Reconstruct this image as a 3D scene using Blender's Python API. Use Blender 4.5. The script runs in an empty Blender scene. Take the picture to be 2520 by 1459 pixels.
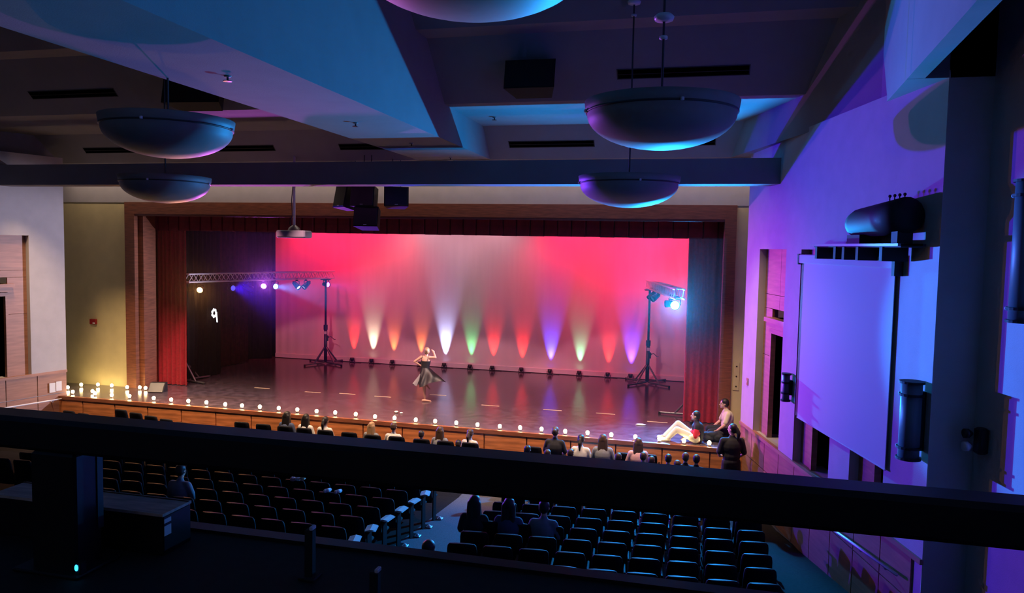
import bpy, math, random
from mathutils import Vector, Matrix
random.seed(7)
S = bpy.context.scene
COL = S.collection
PI = math.pi

# ------------------------------------------------------------------ camera
cd = bpy.data.cameras.new('camera'); cam = bpy.data.objects.new('camera', cd); COL.objects.link(cam)
cd.sensor_width = 36.0; cd.lens = 26.647; cd.clip_start = 0.05; cd.clip_end = 200
yaw, pit, rol = math.radians(13.897), math.radians(-3.765), math.radians(-1.099)
Rm = Matrix.Rotation(yaw, 3, 'Z') @ Matrix.Rotation(pit, 3, 'X') @ Matrix.Rotation(rol, 3, 'Y')
cam.matrix_world = Matrix.Translation((0, 0, 5.5)) @ (Rm @ Matrix.Rotation(PI / 2, 3, 'X')).to_4x4()
S.camera = cam

# ------------------------------------------------------------------ world, exposure
w = bpy.data.worlds.new('world'); S.world = w; w.use_nodes = True
w.node_tree.nodes['Background'].inputs[0].default_value = (0.5, 0.5, 0.8, 1)
w.node_tree.nodes['Background'].inputs[1].default_value = 0.0
vs = S.view_settings
vs.view_transform = 'Standard'; vs.look = 'None'; vs.exposure = 0.0; vs.gamma = 1.0; vs.use_curve_mapping = False
S.cycles.use_denoising = True
S.cycles.max_bounces = 4; S.cycles.diffuse_bounces = 3; S.cycles.glossy_bounces = 2
S.cycles.use_adaptive_sampling = True; S.cycles.adaptive_threshold = .035; S.cycles.adaptive_min_samples = 20
S.cycles.sample_clamp_indirect = 3.0
S.cycles.caustics_reflective = False; S.cycles.caustics_refractive = False

# ------------------------------------------------------------------ stage and house lights
def aim(o, target):
    o.rotation_euler = (Vector(target) - o.location).to_track_quat('-Z', 'Y').to_euler()
def spot(name, loc, target, color, power, deg=60, blend=0.3, radius=0.05):
    l = bpy.data.lights.new(name, 'SPOT'); l.color = color; l.energy = power
    l.spot_size = math.radians(deg); l.spot_blend = blend; l.shadow_soft_size = radius
    o = bpy.data.objects.new(name, l); COL.objects.link(o); o.location = loc; aim(o, target); return o
def area(name, loc, target, color, power, sx, sy, spread=180):
    l = bpy.data.lights.new(name, 'AREA'); l.color = color; l.energy = power
    l.shape = 'RECTANGLE'; l.size = sx; l.size_y = sy; l.spread = math.radians(spread)
    o = bpy.data.objects.new(name, l); COL.objects.link(o); o.location = loc; aim(o, target); return o

# front-of-house spots on the back of the hanging lighting beam, shuttered onto the stage
FOH = [(-11.4, (-12.3, 20.1, 2.2), (1.0, .28, .36), 880, 62),
       (-9.9, (-9.2, 20.1, 2.0), (1.0, .36, .40), 700, 60),
       (-6.3, (-6.6, 20.1, 2.0), (1.0, .36, .42), 700, 60),
       (-5.0, (-3.7, 20.1, 2.2), (1.0, .28, .37), 880, 60)]
for x, t, c, p, a in FOH:
    spot('house_spot', (x, 16.75, 6.75), t, c, p, a, 0.10, 0.15)
# red border lights in the fly space above the cyclorama
for x in (-14.2, -11.8, -4.4, -2.2, -0.9):
    spot('border_light', (x, 24.6, 6.9), (x, 26.4, 4.9), (1.0, .015, .08), 460, 105, 0.9, 0.15)

# dimmed warm strip recessed above the proscenium wall, hidden by the hanging beam
area('soffit_strip', (-8.6, 18.95, 7.64), (-8.6, 18.97, 1.0), (1.0, .74, .60), 88, 20.5, .10, 150)

# warm strip under the hanging beam falling steeply on the stage apron and the front row
area('beam_strip', (-8.4, 16.0, 6.80), (-8.4, 17.9, .6), (1.0, .66, .42), 640, 18.0, .10, 70)
# added dim warm fill, unseen behind the balcony, lifting ledge and dark faces
area('balcony_fill', (-6.0, -7.6, 7.2), (-6.0, 10, 6.0), (1.0, .85, .75), 12, 3.0, .8)

for x in (-9.6, -7.2):
    spot('border_light', (x, 24.6, 6.9), (x, 26.4, 4.9), (1.0, .42, .52), 150, 105, 0.9, 0.15)
spot('follow_spot', (-6.2, 16.75, 6.75), (-7.57, 20.36, 1.95), (1.0, .88, .74), 900, 17, 1.0, .05)

# ------------------------------------------------------------------ materials
MATS = {}
def mat(name, color, rough=0.6, metal=0.0, noise=0.0, scale=8.0, bump=0.0, bscale=60.0, stretch=None, emit=None, estr=0.0, spec=0.5, sheen=0.0, trans=0.0):
    m = bpy.data.materials.new(name); m.use_nodes = True
    nt = m.node_tree; b = nt.nodes['Principled BSDF']
    b.inputs['Base Color'].default_value = (*color, 1); b.inputs['Roughness'].default_value = rough
    b.inputs['Metallic'].default_value = metal; b.inputs['Specular IOR Level'].default_value = spec
    if sheen: b.inputs['Sheen Weight'].default_value = sheen
    if emit: b.inputs['Emission Color'].default_value = (*emit, 1); b.inputs['Emission Strength'].default_value = estr
    if noise or bump:
        tc = nt.nodes.new('ShaderNodeTexCoord'); mp = nt.nodes.new('ShaderNodeMapping')
        nt.links.new(tc.outputs['Object'], mp.inputs[0])
        if stretch: mp.inputs['Scale'].default_value = stretch
    if noise:
        n = nt.nodes.new('ShaderNodeTexNoise'); n.inputs['Scale'].default_value = scale; n.inputs['Detail'].default_value = 5
        nt.links.new(mp.outputs[0], n.inputs['Vector'])
        r = nt.nodes.new('ShaderNodeValToRGB')
        r.color_ramp.elements[0].position = .3; r.color_ramp.elements[1].position = .7
        r.color_ramp.elements[0].color = (*[c * (1 - noise) for c in color], 1)
        r.color_ramp.elements[1].color = (*[min(1, c * (1 + noise)) for c in color], 1)
        nt.links.new(n.outputs['Fac'], r.inputs[0]); nt.links.new(r.outputs[0], b.inputs['Base Color'])
    if bump:
        n2 = nt.nodes.new('ShaderNodeTexNoise'); n2.inputs['Scale'].default_value = bscale
        nt.links.new(mp.outputs[0], n2.inputs['Vector'])
        bn = nt.nodes.new('ShaderNodeBump'); bn.inputs['Strength'].default_value = bump; bn.inputs['Distance'].default_value = .02
        nt.links.new(n2.outputs['Fac'], bn.inputs['Height']); nt.links.new(bn.outputs[0], b.inputs['Normal'])
    MATS[name] = m; return m
M = MATS
mat('plaster', (.46, .44, .43), .85, noise=.05, scale=3, bump=.15, bscale=90)
mat('ceiling_paint', (.27, .265, .265), .9, noise=.05, scale=2, bump=.1, bscale=60)
mat('yellow_plaster', (.66, .57, .28), .85, noise=.05, scale=3, bump=.15, bscale=90)
mat('wood', (.21, .07, .032), .45, noise=.35, scale=3, bump=.08, bscale=30, stretch=(1, 1, 12))
mat('wood_dark', (.20, .055, .028), .45, noise=.3, scale=3, stretch=(1, 1, 12))
mat('wood_apron', (.42, .15, .05), .40, noise=.35, scale=2, stretch=(1, 1, 10))
mat('wood_wall', (.36, .17, .10), .45, noise=.18, scale=2, stretch=(1, 1, 9))
mat('black', (.006, .006, .007), .7)
mat('black_satin', (.012, .012, .013), .35)
mat('void', (.001, .001, .001), 1.0, spec=0)
mat('red_velour', (.30, .006, .018), .85, noise=.2, scale=14, sheen=.15)
mat('red_valance', (.16, .005, .014), .85, noise=.25, scale=6, sheen=.1)
mat('black_velour', (.006, .0055, .007), .95, noise=.3, scale=8, spec=.15)
mat('dark_red_velour', (.022, .005, .008), .95, noise=.3, scale=8, spec=.15)
mat('cyc', (.80, .76, .76), .9, noise=.03, scale=2, bump=.25, bscale=1.5, stretch=(2.5, 1, .25))
mat('stage_floor', (.075, .058, .075), .17, noise=.45, spec=1.0, scale=5, bump=.03, bscale=40)
mat('carpet', (.10, .10, .12), .95, noise=.3, scale=60)
mat('floor_dark', (.016, .014, .014), .95, noise=.2, scale=20, spec=.1)
mat('alu', (.78, .78, .82), .38, metal=.15)
mat('steel_dark', (.06, .06, .065), .4, metal=.6)
mat('pole_grey', (.16, .16, .17), .4, metal=.7)
mat('bowl', (.26, .26, .25), .55, noise=.05, scale=5)
mat('bowl_band', (.05, .05, .05), .5)
mat('seat_fabric', (.006, .006, .010), .85, noise=.2, scale=30)
mat('seat_shell', (.006, .006, .009), .62, spec=.10)
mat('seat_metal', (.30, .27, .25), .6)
mat('paper', (.75, .75, .75), .8)
mat('white_gloss', (.7, .7, .7), .4)
mat('screen', (.50, .50, .53), .8)
mat('rail', (.012, .010, .010), .30, noise=.2, scale=20)
mat('ledge', (.02, .017, .014), .8, noise=.25, scale=25)
mat('bench_wood', (.60, .46, .38), .6, noise=.3, scale=5, stretch=(2, 12, 1))
mat('alarm_red', (.30, .01, .01), .5)
mat('tape', (.75, .68, .45), .6)
mat('skin', (.62, .36, .26), .6); mat('skin_dark', (.30, .16, .10), .6)
mat('hair_black', (.012, .009, .008), .5); mat('hair_brown', (.06, .03, .016), .55); mat('hair_blonde', (.36, .22, .11), .55)
mat('shirt_white', (.60, .58, .55), .85); mat('shirt_cream', (.62, .56, .38), .85); mat('shirt_black', (.012, .012, .016), .85)
mat('shirt_grey', (.20, .21, .24), .85); mat('shirt_blue', (.05, .07, .14), .85); mat('shirt_pink', (.6, .35, .38), .85)
mat('trouser_cream', (.72, .66, .55), .85); mat('cloth_red', (.60, .02, .04), .8); mat('trouser_dark', (.012, .013, .02), .85)
mat('satin_black', (.010, .009, .011), .48); mat('satin_grey', (.25, .24, .26), .5)
mat('tube_grey', (.10, .14, .16), .5); mat('eye', (.01, .01, .01), .2)
mat('candle_glow', (1, .8, .4), .5, emit=(1, .74, .34), estr=34.0)
mat('candle_cup', (.8, .75, .6), .5)
mat('nine_glow', (1, 1, 1), .5, emit=(.85, .95, 1), estr=1.6)
def glow(name, c, s): return mat(name, (.02, .02, .02), .3, emit=c, estr=s)

ONES = 'zeroth first second third fourth fifth sixth seventh eighth ninth tenth eleventh twelfth thirteenth fourteenth fifteenth sixteenth seventeenth eighteenth nineteenth twentieth'.split()
def nth(i): return ONES[i] if i <= 20 else ('thirtieth' if i == 30 else 'twenty-' + ONES[i - 20])
# ------------------------------------------------------------------ mesh helpers
class G:
    def __init__(s): s.v = []; s.f = []
    def add(s, vs, fs, mx=None):
        k = len(s.v)
        s.v += [tuple(mx @ Vector(p)) if mx else tuple(p) for p in vs]
        s.f += [tuple(i + k for i in q) for q in fs]; return s
    def box(s, a, b, mx=None):
        (x0, y0, z0), (x1, y1, z1) = a, b
        return s.add([(x0, y0, z0), (x1, y0, z0), (x1, y1, z0), (x0, y1, z0), (x0, y0, z1), (x1, y0, z1), (x1, y1, z1), (x0, y1, z1)],
                     [(3, 2, 1, 0), (4, 5, 6, 7), (0, 1, 5, 4), (1, 2, 6, 5), (2, 3, 7, 6), (3, 0, 4, 7)], mx)
    def cbox(s, c, d, mx=None):
        return s.box([c[i] - d[i] / 2 for i in range(3)], [c[i] + d[i] / 2 for i in range(3)], mx)
    def bbox(s, a, b, r):           # box with chamfered edges
        (x0, y0, z0), (x1, y1, z1) = a, b
        pts = []; 
        for zz, ins in ((z0, r), (z0 + r, 0), (z1 - r, 0), (z1, r)):
            X0, X1, Y0, Y1 = x0 + ins, x1 - ins, y0 + ins, y1 - ins
            pts.append([(X0 + r, Y0, zz), (X1 - r, Y0, zz), (X1, Y0 + r, zz), (X1, Y1 - r, zz), (X1 - r, Y1, zz), (X0 + r, Y1, zz), (X0, Y1 - r, zz), (X0, Y0 + r, zz)])
        return s.loft(pts, cap=True)
    def loft(s, rings, cap=False, closed=True):
        n = len(rings[0]); k = len(s.v)
        for r in rings: s.v += [tuple(p) for p in r]
        m = n if closed else n - 1
        for i in range(len(rings) - 1):
            for j in range(m):
                s.f.append((k + i * n + j, k + i * n + (j + 1) % n, k + (i + 1) * n + (j + 1) % n, k + (i + 1) * n + j))
        if cap:
            s.f.append(tuple(k + j for j in reversed(range(n)))); s.f.append(tuple(k + (len(rings) - 1) * n + j for j in range(n)))
        return s
    def tube(s, p, q, r0, r1=None, n=10, cap=True):
        r1 = r0 if r1 is None else r1
        p, q = Vector(p), Vector(q); d = (q - p).normalized()
        a = d.orthogonal().normalized(); b = d.cross(a)
        R = lambda c, r: [c + r * (math.cos(2 * PI * i / n) * a + math.sin(2 * PI * i / n) * b) for i in range(n)]
        return s.loft([R(p, r0), R(q, r1)], cap)
    def pipe(s, pts, r, n=8):
        for a, b in zip(pts, pts[1:]): s.tube(a, b, r, r, n)
        return s
    def ball(s, c, r, n=12, m=8, mx=None):
        rx, ry, rz = (r, r, r) if not hasattr(r, '__len__') else r
        vs = [(0, 0, -rz)]
        for i in range(1, m):
            t = -PI / 2 + PI * i / m
            for j in range(n):
                a = 2 * PI * j / n; vs.append((rx * math.cos(t) * math.cos(a), ry * math.cos(t) * math.sin(a), rz * math.sin(t)))
        vs.append((0, 0, rz)); fs = []
        for j in range(n): fs.append((0, 1 + (j + 1) % n, 1 + j))
        for i in range(m - 2):
            for j in range(n):
                a = 1 + i * n; b = a + n
                fs.append((a + j, a + (j + 1) % n, b + (j + 1) % n, b + j))
        a = 1 + (m - 2) * n; t = len(vs) - 1
        for j in range(n): fs.append((a + j, a + (j + 1) % n, t))
        T = Matrix.Translation(c) @ (mx if mx else Matrix.Identity(4))
        return s.add(vs, fs, T)
    def cap(s, p, q, r0, r1=None, n=10):           # tapered capsule
        r1 = r0 if r1 is None else r1
        s.tube(p, q, r0, r1, n); s.ball(p, r0, n, 6); s.ball(q, r1, n, 6); return s
    def lathe(s, prof, n=24, c=(0, 0, 0), mx=None, cap=False):
        T = Matrix.Translation(c) @ (mx if mx else Matrix.Identity(4))
        rings = [[T @ Vector((r * math.cos(2 * PI * i / n), r * math.sin(2 * PI * i / n), z)) for i in range(n)] for r, z in prof]
        return s.loft(rings, cap)
    def prism(s, poly, z0, z1):
        n = len(poly); k = len(s.v)
        s.v += [(x, y, z0) for x, y in poly] + [(x, y, z1) for x, y in poly]
        s.f += [tuple(k + i for i in reversed(range(n))), tuple(k + n + i for i in range(n))]
        for i in range(n): s.f.append((k + i, k + (i + 1) % n, k + n + (i + 1) % n, k + n + i))
        return s
    def extx(s, poly, x0, x1):                     # (y,z) outline swept along x
        n = len(poly); k = len(s.v)
        s.v += [(x0, y, z) for y, z in poly] + [(x1, y, z) for y, z in poly]
        s.f += [tuple(k + i for i in range(n)), tuple(k + n + i for i in reversed(range(n)))]
        for i in range(n): s.f.append((k + (i + 1) % n, k + i, k + n + i, k + n + (i + 1) % n))
        return s
    def mesh(s, name, smooth=False):
        me = bpy.data.meshes.new(name); me.from_pydata(s.v, [], s.f); me.validate(); me.update()
        if smooth:
            for p in me.polygons: p.use_smooth = True
        return me
def obj(name, g, m, parent=None, smooth=False, loc=None, rot=None):
    me = g if isinstance(g, bpy.types.Mesh) else g.mesh(name, smooth)
    if m and not len(me.materials): me.materials.append(MATS[m] if isinstance(m, str) else m)
    o = bpy.data.objects.new(name, me); COL.objects.link(o)
    if parent: o.parent = parent
    if loc: o.location = loc
    if rot: o.rotation_euler = rot
    return o
def tag(o, label, cat, group=None):
    o['label'] = label; o['category'] = cat
    if group: o['group'] = group
    return o
def thing(name, label, cat, loc=(0, 0, 0), rz=0.0, group=None):
    o = bpy.data.objects.new(name, None); COL.objects.link(o); o.location = loc; o.rotation_euler = (0, 0, rz)
    o.empty_display_size = .1
    return tag(o, label, cat, group)
def struct(name, g, m, loc=None, rz=None):
    o = obj(name, g, m, loc=loc, rot=(0, 0, rz) if rz is not None else None); o['kind'] = 'structure'; return o
def dup(root, loc, rz=None, label=None, group=None):
    r = root.copy(); COL.objects.link(r); r.location = loc
    if rz is not None: r.rotation_euler = (0, 0, rz)
    if label: r['label'] = label
    if group: r['group'] = group
    for ch in list(root.children):
        c = ch.copy(); COL.objects.link(c); c.parent = r
        for gch in list(ch.children):
            e = gch.copy(); COL.objects.link(e); e.parent = c
    return r
def fused(name, g, vox=.02, smooth_it=2):
    """one continuous skin over overlapping solids"""
    me = g.mesh(name + '_raw'); o = bpy.data.objects.new(name + '_raw', me); COL.objects.link(o)
    r = o.modifiers.new('r', 'REMESH'); r.mode = 'VOXEL'; r.voxel_size = vox; r.use_smooth_shade = True
    if smooth_it:
        sm = o.modifiers.new('s', 'SMOOTH'); sm.factor = .5; sm.iterations = smooth_it
    dg = bpy.context.evaluated_depsgraph_get(); dg.update()
    out = bpy.data.meshes.new_from_object(o.evaluated_get(dg)); out.name = name
    bpy.data.objects.remove(o); bpy.data.meshes.remove(me)
    for p in out.polygons: p.use_smooth = True
    return out

# ================================================================== THE SETTING
FLOOR = lambda y: .085 * max(0.0, 15.5 - y)
g = G().extx([(27.2, -.3), (-8, -.3), (-8, FLOOR(-8)), (15.5, 0), (27.2, 0)], -24, 9)
floor = struct('floor', g, 'floor_dark')
# pale carpet strip of the aisle, lying on the raked floor
g = G().extx([(17.2, .0), (15.5, .0), (6, FLOOR(6)), (6, FLOOR(6) + .012), (15.5, .012), (17.2, .012)], -4.95, -3.2)
obj('aisle_carpet', g, 'carpet', floor)

# ceiling: level soffits lit from the stage and panels sloping up towards the balcony
XL, XR = -24.0, 9.0
ceil = struct('ceiling', G().box((XL, -8, 10.8), (XR, 19.6, 11.0)), 'ceiling_paint')
def cpart(name, poly): return obj(name, G().extx(poly, XL, XR), 'ceiling_paint', ceil)
cpart('soffit', [(19.5, 7.66), (18.4, 7.66), (18.4, 10.8), (19.5, 10.8)])
cpart('sloped_panel', [(18.4, 7.66), (17.7, 8.37), (17.7, 10.8), (18.4, 10.8)])
cpart('soffit', [(17.7, 8.37), (14.87, 8.37), (14.87, 10.8), (17.7, 10.8)])
cpart('sloped_panel', [(14.87, 8.37), (13.8, 9.40), (13.8, 10.8), (14.87, 10.8)])
cpart('soffit', [(13.8, 9.40), (13.22, 9.40), (13.22, 10.8), (13.8, 10.8)])
cpart('sloped_panel', [(13.22, 9.40), (12.2, 10.4), (12.2, 10.8), (13.22, 10.8)])
cpart('soffit', [(12.2, 10.4), (-8, 10.4), (-8, 10.8), (12.2, 10.8)])
obj('beam', G().box((-7.08, -8, 7.66), (-5.17, 18.5, 10.8)), 'ceiling_paint', ceil)
obj('beam', G().prism([(.585, 18.5), (2.53, 12.44), (2.4, 10.41), (9, 10.41), (9, 18.5)], 7.66, 10.8), 'ceiling_paint', ceil)
obj('beam', G().prism([(2.4, 10.42), (2.2, 7.3), (1.9, -8), (2.1, -8), (2.4, 7.3), (2.6, 10.42)], 7.66, 10.8), 'ceiling_paint', ceil)
obj('beam', G().prism([(-18.1, 18.5), (-24, 18.5), (-24, -8), (-18.7, -8), (-19.2, 7.3), (-20.0, 12.44)], 7.66, 10.8), 'ceiling_paint', ceil)

# free-hanging lighting beam in front of the proscenium
obj('hanging_beam', G().box((-20.0, 16.0, 6.842), (1.6, 16.55, 7.358)), 'ceiling_paint', ceil)

# stage
stage = struct('floor_stage', G().box((-20.6, 17.72, 0), (3.2, 27.0, .93)), 'wood_dark')
obj('stage_deck', G().box((-20.6, 17.76, .93), (3.2, 27.0, 1.0)), 'stage_floor', stage)
obj('nosing', G().box((-20.6, 17.66, .91), (3.2, 17.76, 1.004)), 'wood', stage)
obj('base_rail', G().box((-20.6, 17.68, 0), (3.2, 17.72, .12)), 'wood_dark', stage)
pan = G().bbox((0, 17.675, .125), (1.05, 17.72, .905), .008).mesh('panel')
for i in range(20):
    obj('panel', pan, 'wood_apron', stage, loc=(-17.9 + i * 1.075, 0, 0))

# proscenium wall and frame
g = G().box((-21, 19.4, 6.6), (3.4, 19.75, 7.7))
struct('wall_front', g, 'plaster')
wy = struct('wall_proscenium', G().box((-21, 19.42, .9), (-16.7, 19.75, 6.62)).box((.8, 19.42, .9), (3.4, 19.75, 6.62)), 'yellow_plaster')
fr = struct('trim_1', G().box((-16.79, 19.33, 6.26), (.83, 20.05, 6.61)), 'wood')
obj('jamb', G().box((-16.79, 19.33, 1.0), (-16.45, 19.5, 6.26)).box((-16.6, 19.5, 1.0), (-16.28, 20.05, 6.26)), 'wood', fr)
obj('jamb', G().box((.55, 19.33, 1.0), (.83, 19.5, 6.26)).box((.54, 19.5, 1.0), (.7, 20.05, 6.26)), 'wood', fr)
obj('inner_bead', G().box((-16.45, 19.36, 6.2), (.55, 19.42, 6.27)), 'wood_dark', fr)
# dark stage house
struct('wall_wing_left', G().box((-21, 19.75, 0), (-20.6, 27.3, 9.5)), 'black')
struct('wall_wing_right', G().box((3.2, 19.75, 0), (3.6, 27.3, 9.5)), 'black')
struct('wall_stage_back', G().box((-21, 27.0, 0), (3.6, 27.3, 9.5)), 'black')
struct('ceiling_stage', G().box((-21, 19.75, 9.2), (3.6, 27.3, 9.5)), 'black')
struct('wall_stage_header', G().box((-21, 19.75, 6.6), (3.6, 20.0, 9.3)), 'black')
# side closures and back of the hall
struct('wall_back', G().box((-24, -8.3, 0), (9, -8, 10.9)), 'plaster')
struct('wall_exit_left', G().box((-21.4, 17.0, 0), (-21, 19.75, 7.7)), 'plaster')
struct('wall_exit_right', G().box((3.4, 17.0, 0), (3.8, 19.75, 7.7)), 'plaster')

# splayed side walls with three tall alcoves each; local x runs from the stage towards the balcony
DL = 1.0
angR = math.atan2(-.97, .24); angL = math.atan2(-.97, -.24)
def side_wall(name, P0, ang, sg, zw, starts, length, widths=None):
    """sg = +1 when local +y points out of the hall"""
    def B(x0, x1, y0, y1, z0, z1, gg): return gg.box((x0, min(sg * y0, sg * y1), z0), (x1, max(sg * y0, sg * y1), z1))
    top = 5.55; widths = widths or [1.58] * len(starts)
    gg = G(); x = 0.0
    for s0, aw in zip(starts, widths):
        B(x, s0, 0, .45, zw, 7.75, gg); B(s0, s0 + aw, 0, .45, top, 7.75, gg); x = s0 + aw
    B(x, length, 0, .45, zw, 7.75, gg); B(0, length, .03, .45, 0, zw, gg)
    W = struct(name, gg, 'plaster', loc=P0, rz=ang)
    # wainscot: cap rail and single panels
    obj('cap_rail', B(0, length, -.03, .05, zw - .05, zw + .02, G()), 'wood_wall', W)
    n = int(length / .83); 
    for i in range(n):
        a = i * .83 + .012; b = min(length, (i + 1) * .83 - .012)
        obj('panel', B(a, b, 0, .04, zw - .62, zw - .055, G()), 'wood_wall', W)
        obj('panel', B(a, b, 0, .04, .1, zw - .64, G()), 'wood_wall', W)
    for s0, aw in zip(starts, widths):
        a0, a1 = s0 + .57, s0 + aw - (.21 if aw > 1.5 else .07); ot = zw + 2.2
        # wooden lining panels at the back of the alcove
        for (x0, x1, z0, z1) in ((s0, a0 - .07, zw, ot - .5), (s0, a0 - .07, ot - .49, ot + .5), (a1 + .07, s0 + aw, zw, ot + .5),
                                 (s0, s0 + .9, ot + .51, 4.6), (s0 + .91, s0 + aw, ot + .51, 4.6), (s0, s0 + .9, 4.61, top), (s0 + .91, s0 + aw, 4.61, top)):
            if z1 - z0 > .02 and x1 - x0 > .02: obj('alcove_panel', B(x0, x1, .15, .2, z0, z1, G()), 'wood_wall', W)
        fgg = G(); B(a0 - .07, a0, .12, .22, zw, ot + .1, fgg); B(a1, a1 + .07, .12, .22, zw, ot + .1, fgg); B(a0, a1, .12, .22, ot, ot + .1, fgg)
        fo = obj('opening_frame', fgg, 'wood_wall', W)
        obj('cornice', B(a0 - .2, a1 + .18, .02, .2, ot + .24, ot + .33, B(a0 - .14, a1 + .12, .06, .2, ot + .12, ot + .24, G())), 'wood_wall', fo)
        obj('dark_interior', B(a0 - .3, a1 + .3, 1.1, 1.15, zw - .6, ot + .3, B(a0 - .35, a0 - .3, .21, 1.15, zw - .6, ot + .3, B(a1 + .3, a1 + .35, .21, 1.15, zw - .6, ot + .3,
            B(a0 - .3, a1 + .3, .21, 1.1, ot + .25, ot + .3, B(a0 - .3, a1 + .3, .46, 1.1, zw - .65, zw - .6, G()))))), 'void', W)
        obj('hanging_curtain', B(a1 - .28, a1 - .02, .26, .31, ot - .22, ot, G()), 'plaster', W)
    return W
WR = side_wall('wall_right', (1.015, 17.9, 0), angR, 1, 1.605, (.88, 3.22, 5.55), 7.72, (1.58, 1.58, 1.07))
WL = side_wall('wall_left', (-17.58, 17.9, 0), angL, -1, 1.71, (.98, 3.3), 7.72)
# walls nearer the balcony stand a step further out
def near_wall(name, x0, y0, sx):
    d = Vector((sx * .24, -.97)).normalized(); e = Vector((x0, y0)) + d * 19.5; o = Vector((sx * .97, .24)) * .5
    return struct(name, G().prism([(x0, y0), (e.x, e.y), (e.x + sx * .5, e.y), (x0 + sx * 4, y0)], 0, 10.8), 'plaster')
near_wall('wall_near_right', 3.37, 10.42, 1)
near_wall('wall_near_left', -20.0, 10.42, -1)
struct('wall_return_right', G().prism([(2.87, 10.41), (3.6, 10.41), (3.6, 10.8), (2.95, 10.8)], 0, 10.8), 'plaster')
# handrails on both side walls
def handrail(W, sg, s0, z0, s1, z1, label):
    P = W.matrix_basis
    t = thing('handrail', label, 'handrail')
    t.location = W.location; t.rotation_euler = W.rotation_euler
    obj('rail', G().tube((s0, -sg * .09, z0), (s1, -sg * .09, z1), .022), 'alu', t, True)
    for k in range(4):
        q = (k + .5) / 4; s = s0 + (s1 - s0) * q; z = z0 + (z1 - z0) * q
        obj('bracket', G().pipe([(s, -sg * .09, z), (s, -sg * .06, z - .06), (s, sg * .01, z - .06)], .012), 'alu', t)
handrail(WR, 1, 4.3, 1.02, 7.3, 1.24, 'sloping pale metal handrail on the red wood panels of the right wall')
handrail(WL, -1, -.05, .92, 4.0, .96, 'grey metal handrail on the wood panels of the left wall')

# ================================================================== STAGE DRAPERY
def drape(path, z0, z1, amp, wave, seed=0, thick=.0, nz=10, res=.035, flare=.0):
    """folded cloth hanging along a plan path"""
    rnd = random.Random(seed); pts = []; L = 0
    for a, b in zip(path, path[1:]):
        a, b = Vector(a), Vector(b); n = max(2, int((b - a).length / res)); d = (b - a) / n
        nrm = Vector((d.y, -d.x)).normalized()
        for i in range(n + 1):
            pts.append((a + d * i, nrm, L + d.length * i))
        L += (b - a).length
    ph = [rnd.uniform(0, 6.28) for _ in range(4)]
    gg = G(); rings = []
    for k in range(nz + 1):
        t = k / nz; z = z1 + (z0 - z1) * t; row = []
        for p, nrm, l in pts:
            u = 2 * PI * l / wave
            o = math.sin(u + .5 * math.sin(.37 * u + ph[0])) + .35 * math.sin(2.3 * u + ph[1] + .3 * t)
            o += .4 * t * math.sin(.6 * u + ph[2])
            q = p + nrm * o * amp * (.75 + .35 * t)
            row.append((q.x, q.y, z))
        rings.append(row)
    gg.loft(rings, closed=False)
    # back layer so the cloth has thickness
    m = len(gg.v); gg.loft([[(x, y + .012, z) for x, y, z in r] for r in rings], closed=False)
    return gg
def curtain(name, label, path, z0, z1, amp, wave, m, seed, hem=True):
    t = thing(name, label, 'curtain', (path[0][0], path[0][1], z0))
    pth = [(x - path[0][0], y - path[0][1]) for x, y in path]
    obj('cloth', drape(pth, 0, z1 - z0, amp, wave, seed), m, t, True)
    obj('hem', drape(pth, 0.0, .10, amp * 1.1, wave, seed, nz=1), m, t, True)
    obj('batten', G().pipe([(x, y, z1 - z0 + .02) for x, y in pth], .025), 'steel_dark', t)
    return t
curtain('stage_curtain', 'tall dark red stage curtain at the left end of the stage', [(-16.5, 20.18), (-15.30, 20.18)], 1.02, 6.1, .045, .16, 'red_velour', 1)
curtain('stage_curtain', 'tall red stage curtain at the right end of the stage lit blue', [(-.31, 20.18), (.75, 20.18)], 1.02, 6.1, .045, .16, 'red_velour', 2)
curtain('wing_curtain', 'black wing curtain with the glowing nine in front of it', [(-15.75, 20.75), (-15.70, 22.45)], 1.02, 6.6, .035, .22, 'black_velour', 3)
curtain('wing_curtain', 'dark red black wing curtain between the two black ones', [(-16.65, 22.9), (-16.30, 24.9)], 1.02, 6.6, .035, .22, 'dark_red_velour', 4)
curtain('wing_curtain', 'black wing curtain touching the left edge of the lit backdrop', [(-17.3, 25.3), (-15.98, 26.05)], 1.02, 6.6, .03, .2, 'black_velour', 5)
# valance: flat box pleats
t = thing('valance', 'dark red pleated valance across the top of the stage opening', 'valance', (-16.6, 20.06, 5.79))
n = 46; wd = 17.4 / n
pl = G().loft([[(.0, .05, z), (.02, .0, z), (wd - .03, -.012, z), (wd - .005, .05, z), (wd, .06, z)] for z in (.52, .25, 0)], closed=False)
pl.loft([[(.0, .08, z), (wd, .08, z)] for z in (.52, 0)], closed=False); plm = pl.mesh('pleat')
for i in range(n): obj('pleat', plm, 'red_valance', t, loc=(i * wd, random.uniform(-.012, .012), random.uniform(-.006, .006)))
obj('rail', G().box((0, .05, .5), (17.4, .1, .58)), 'black', t)

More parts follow.
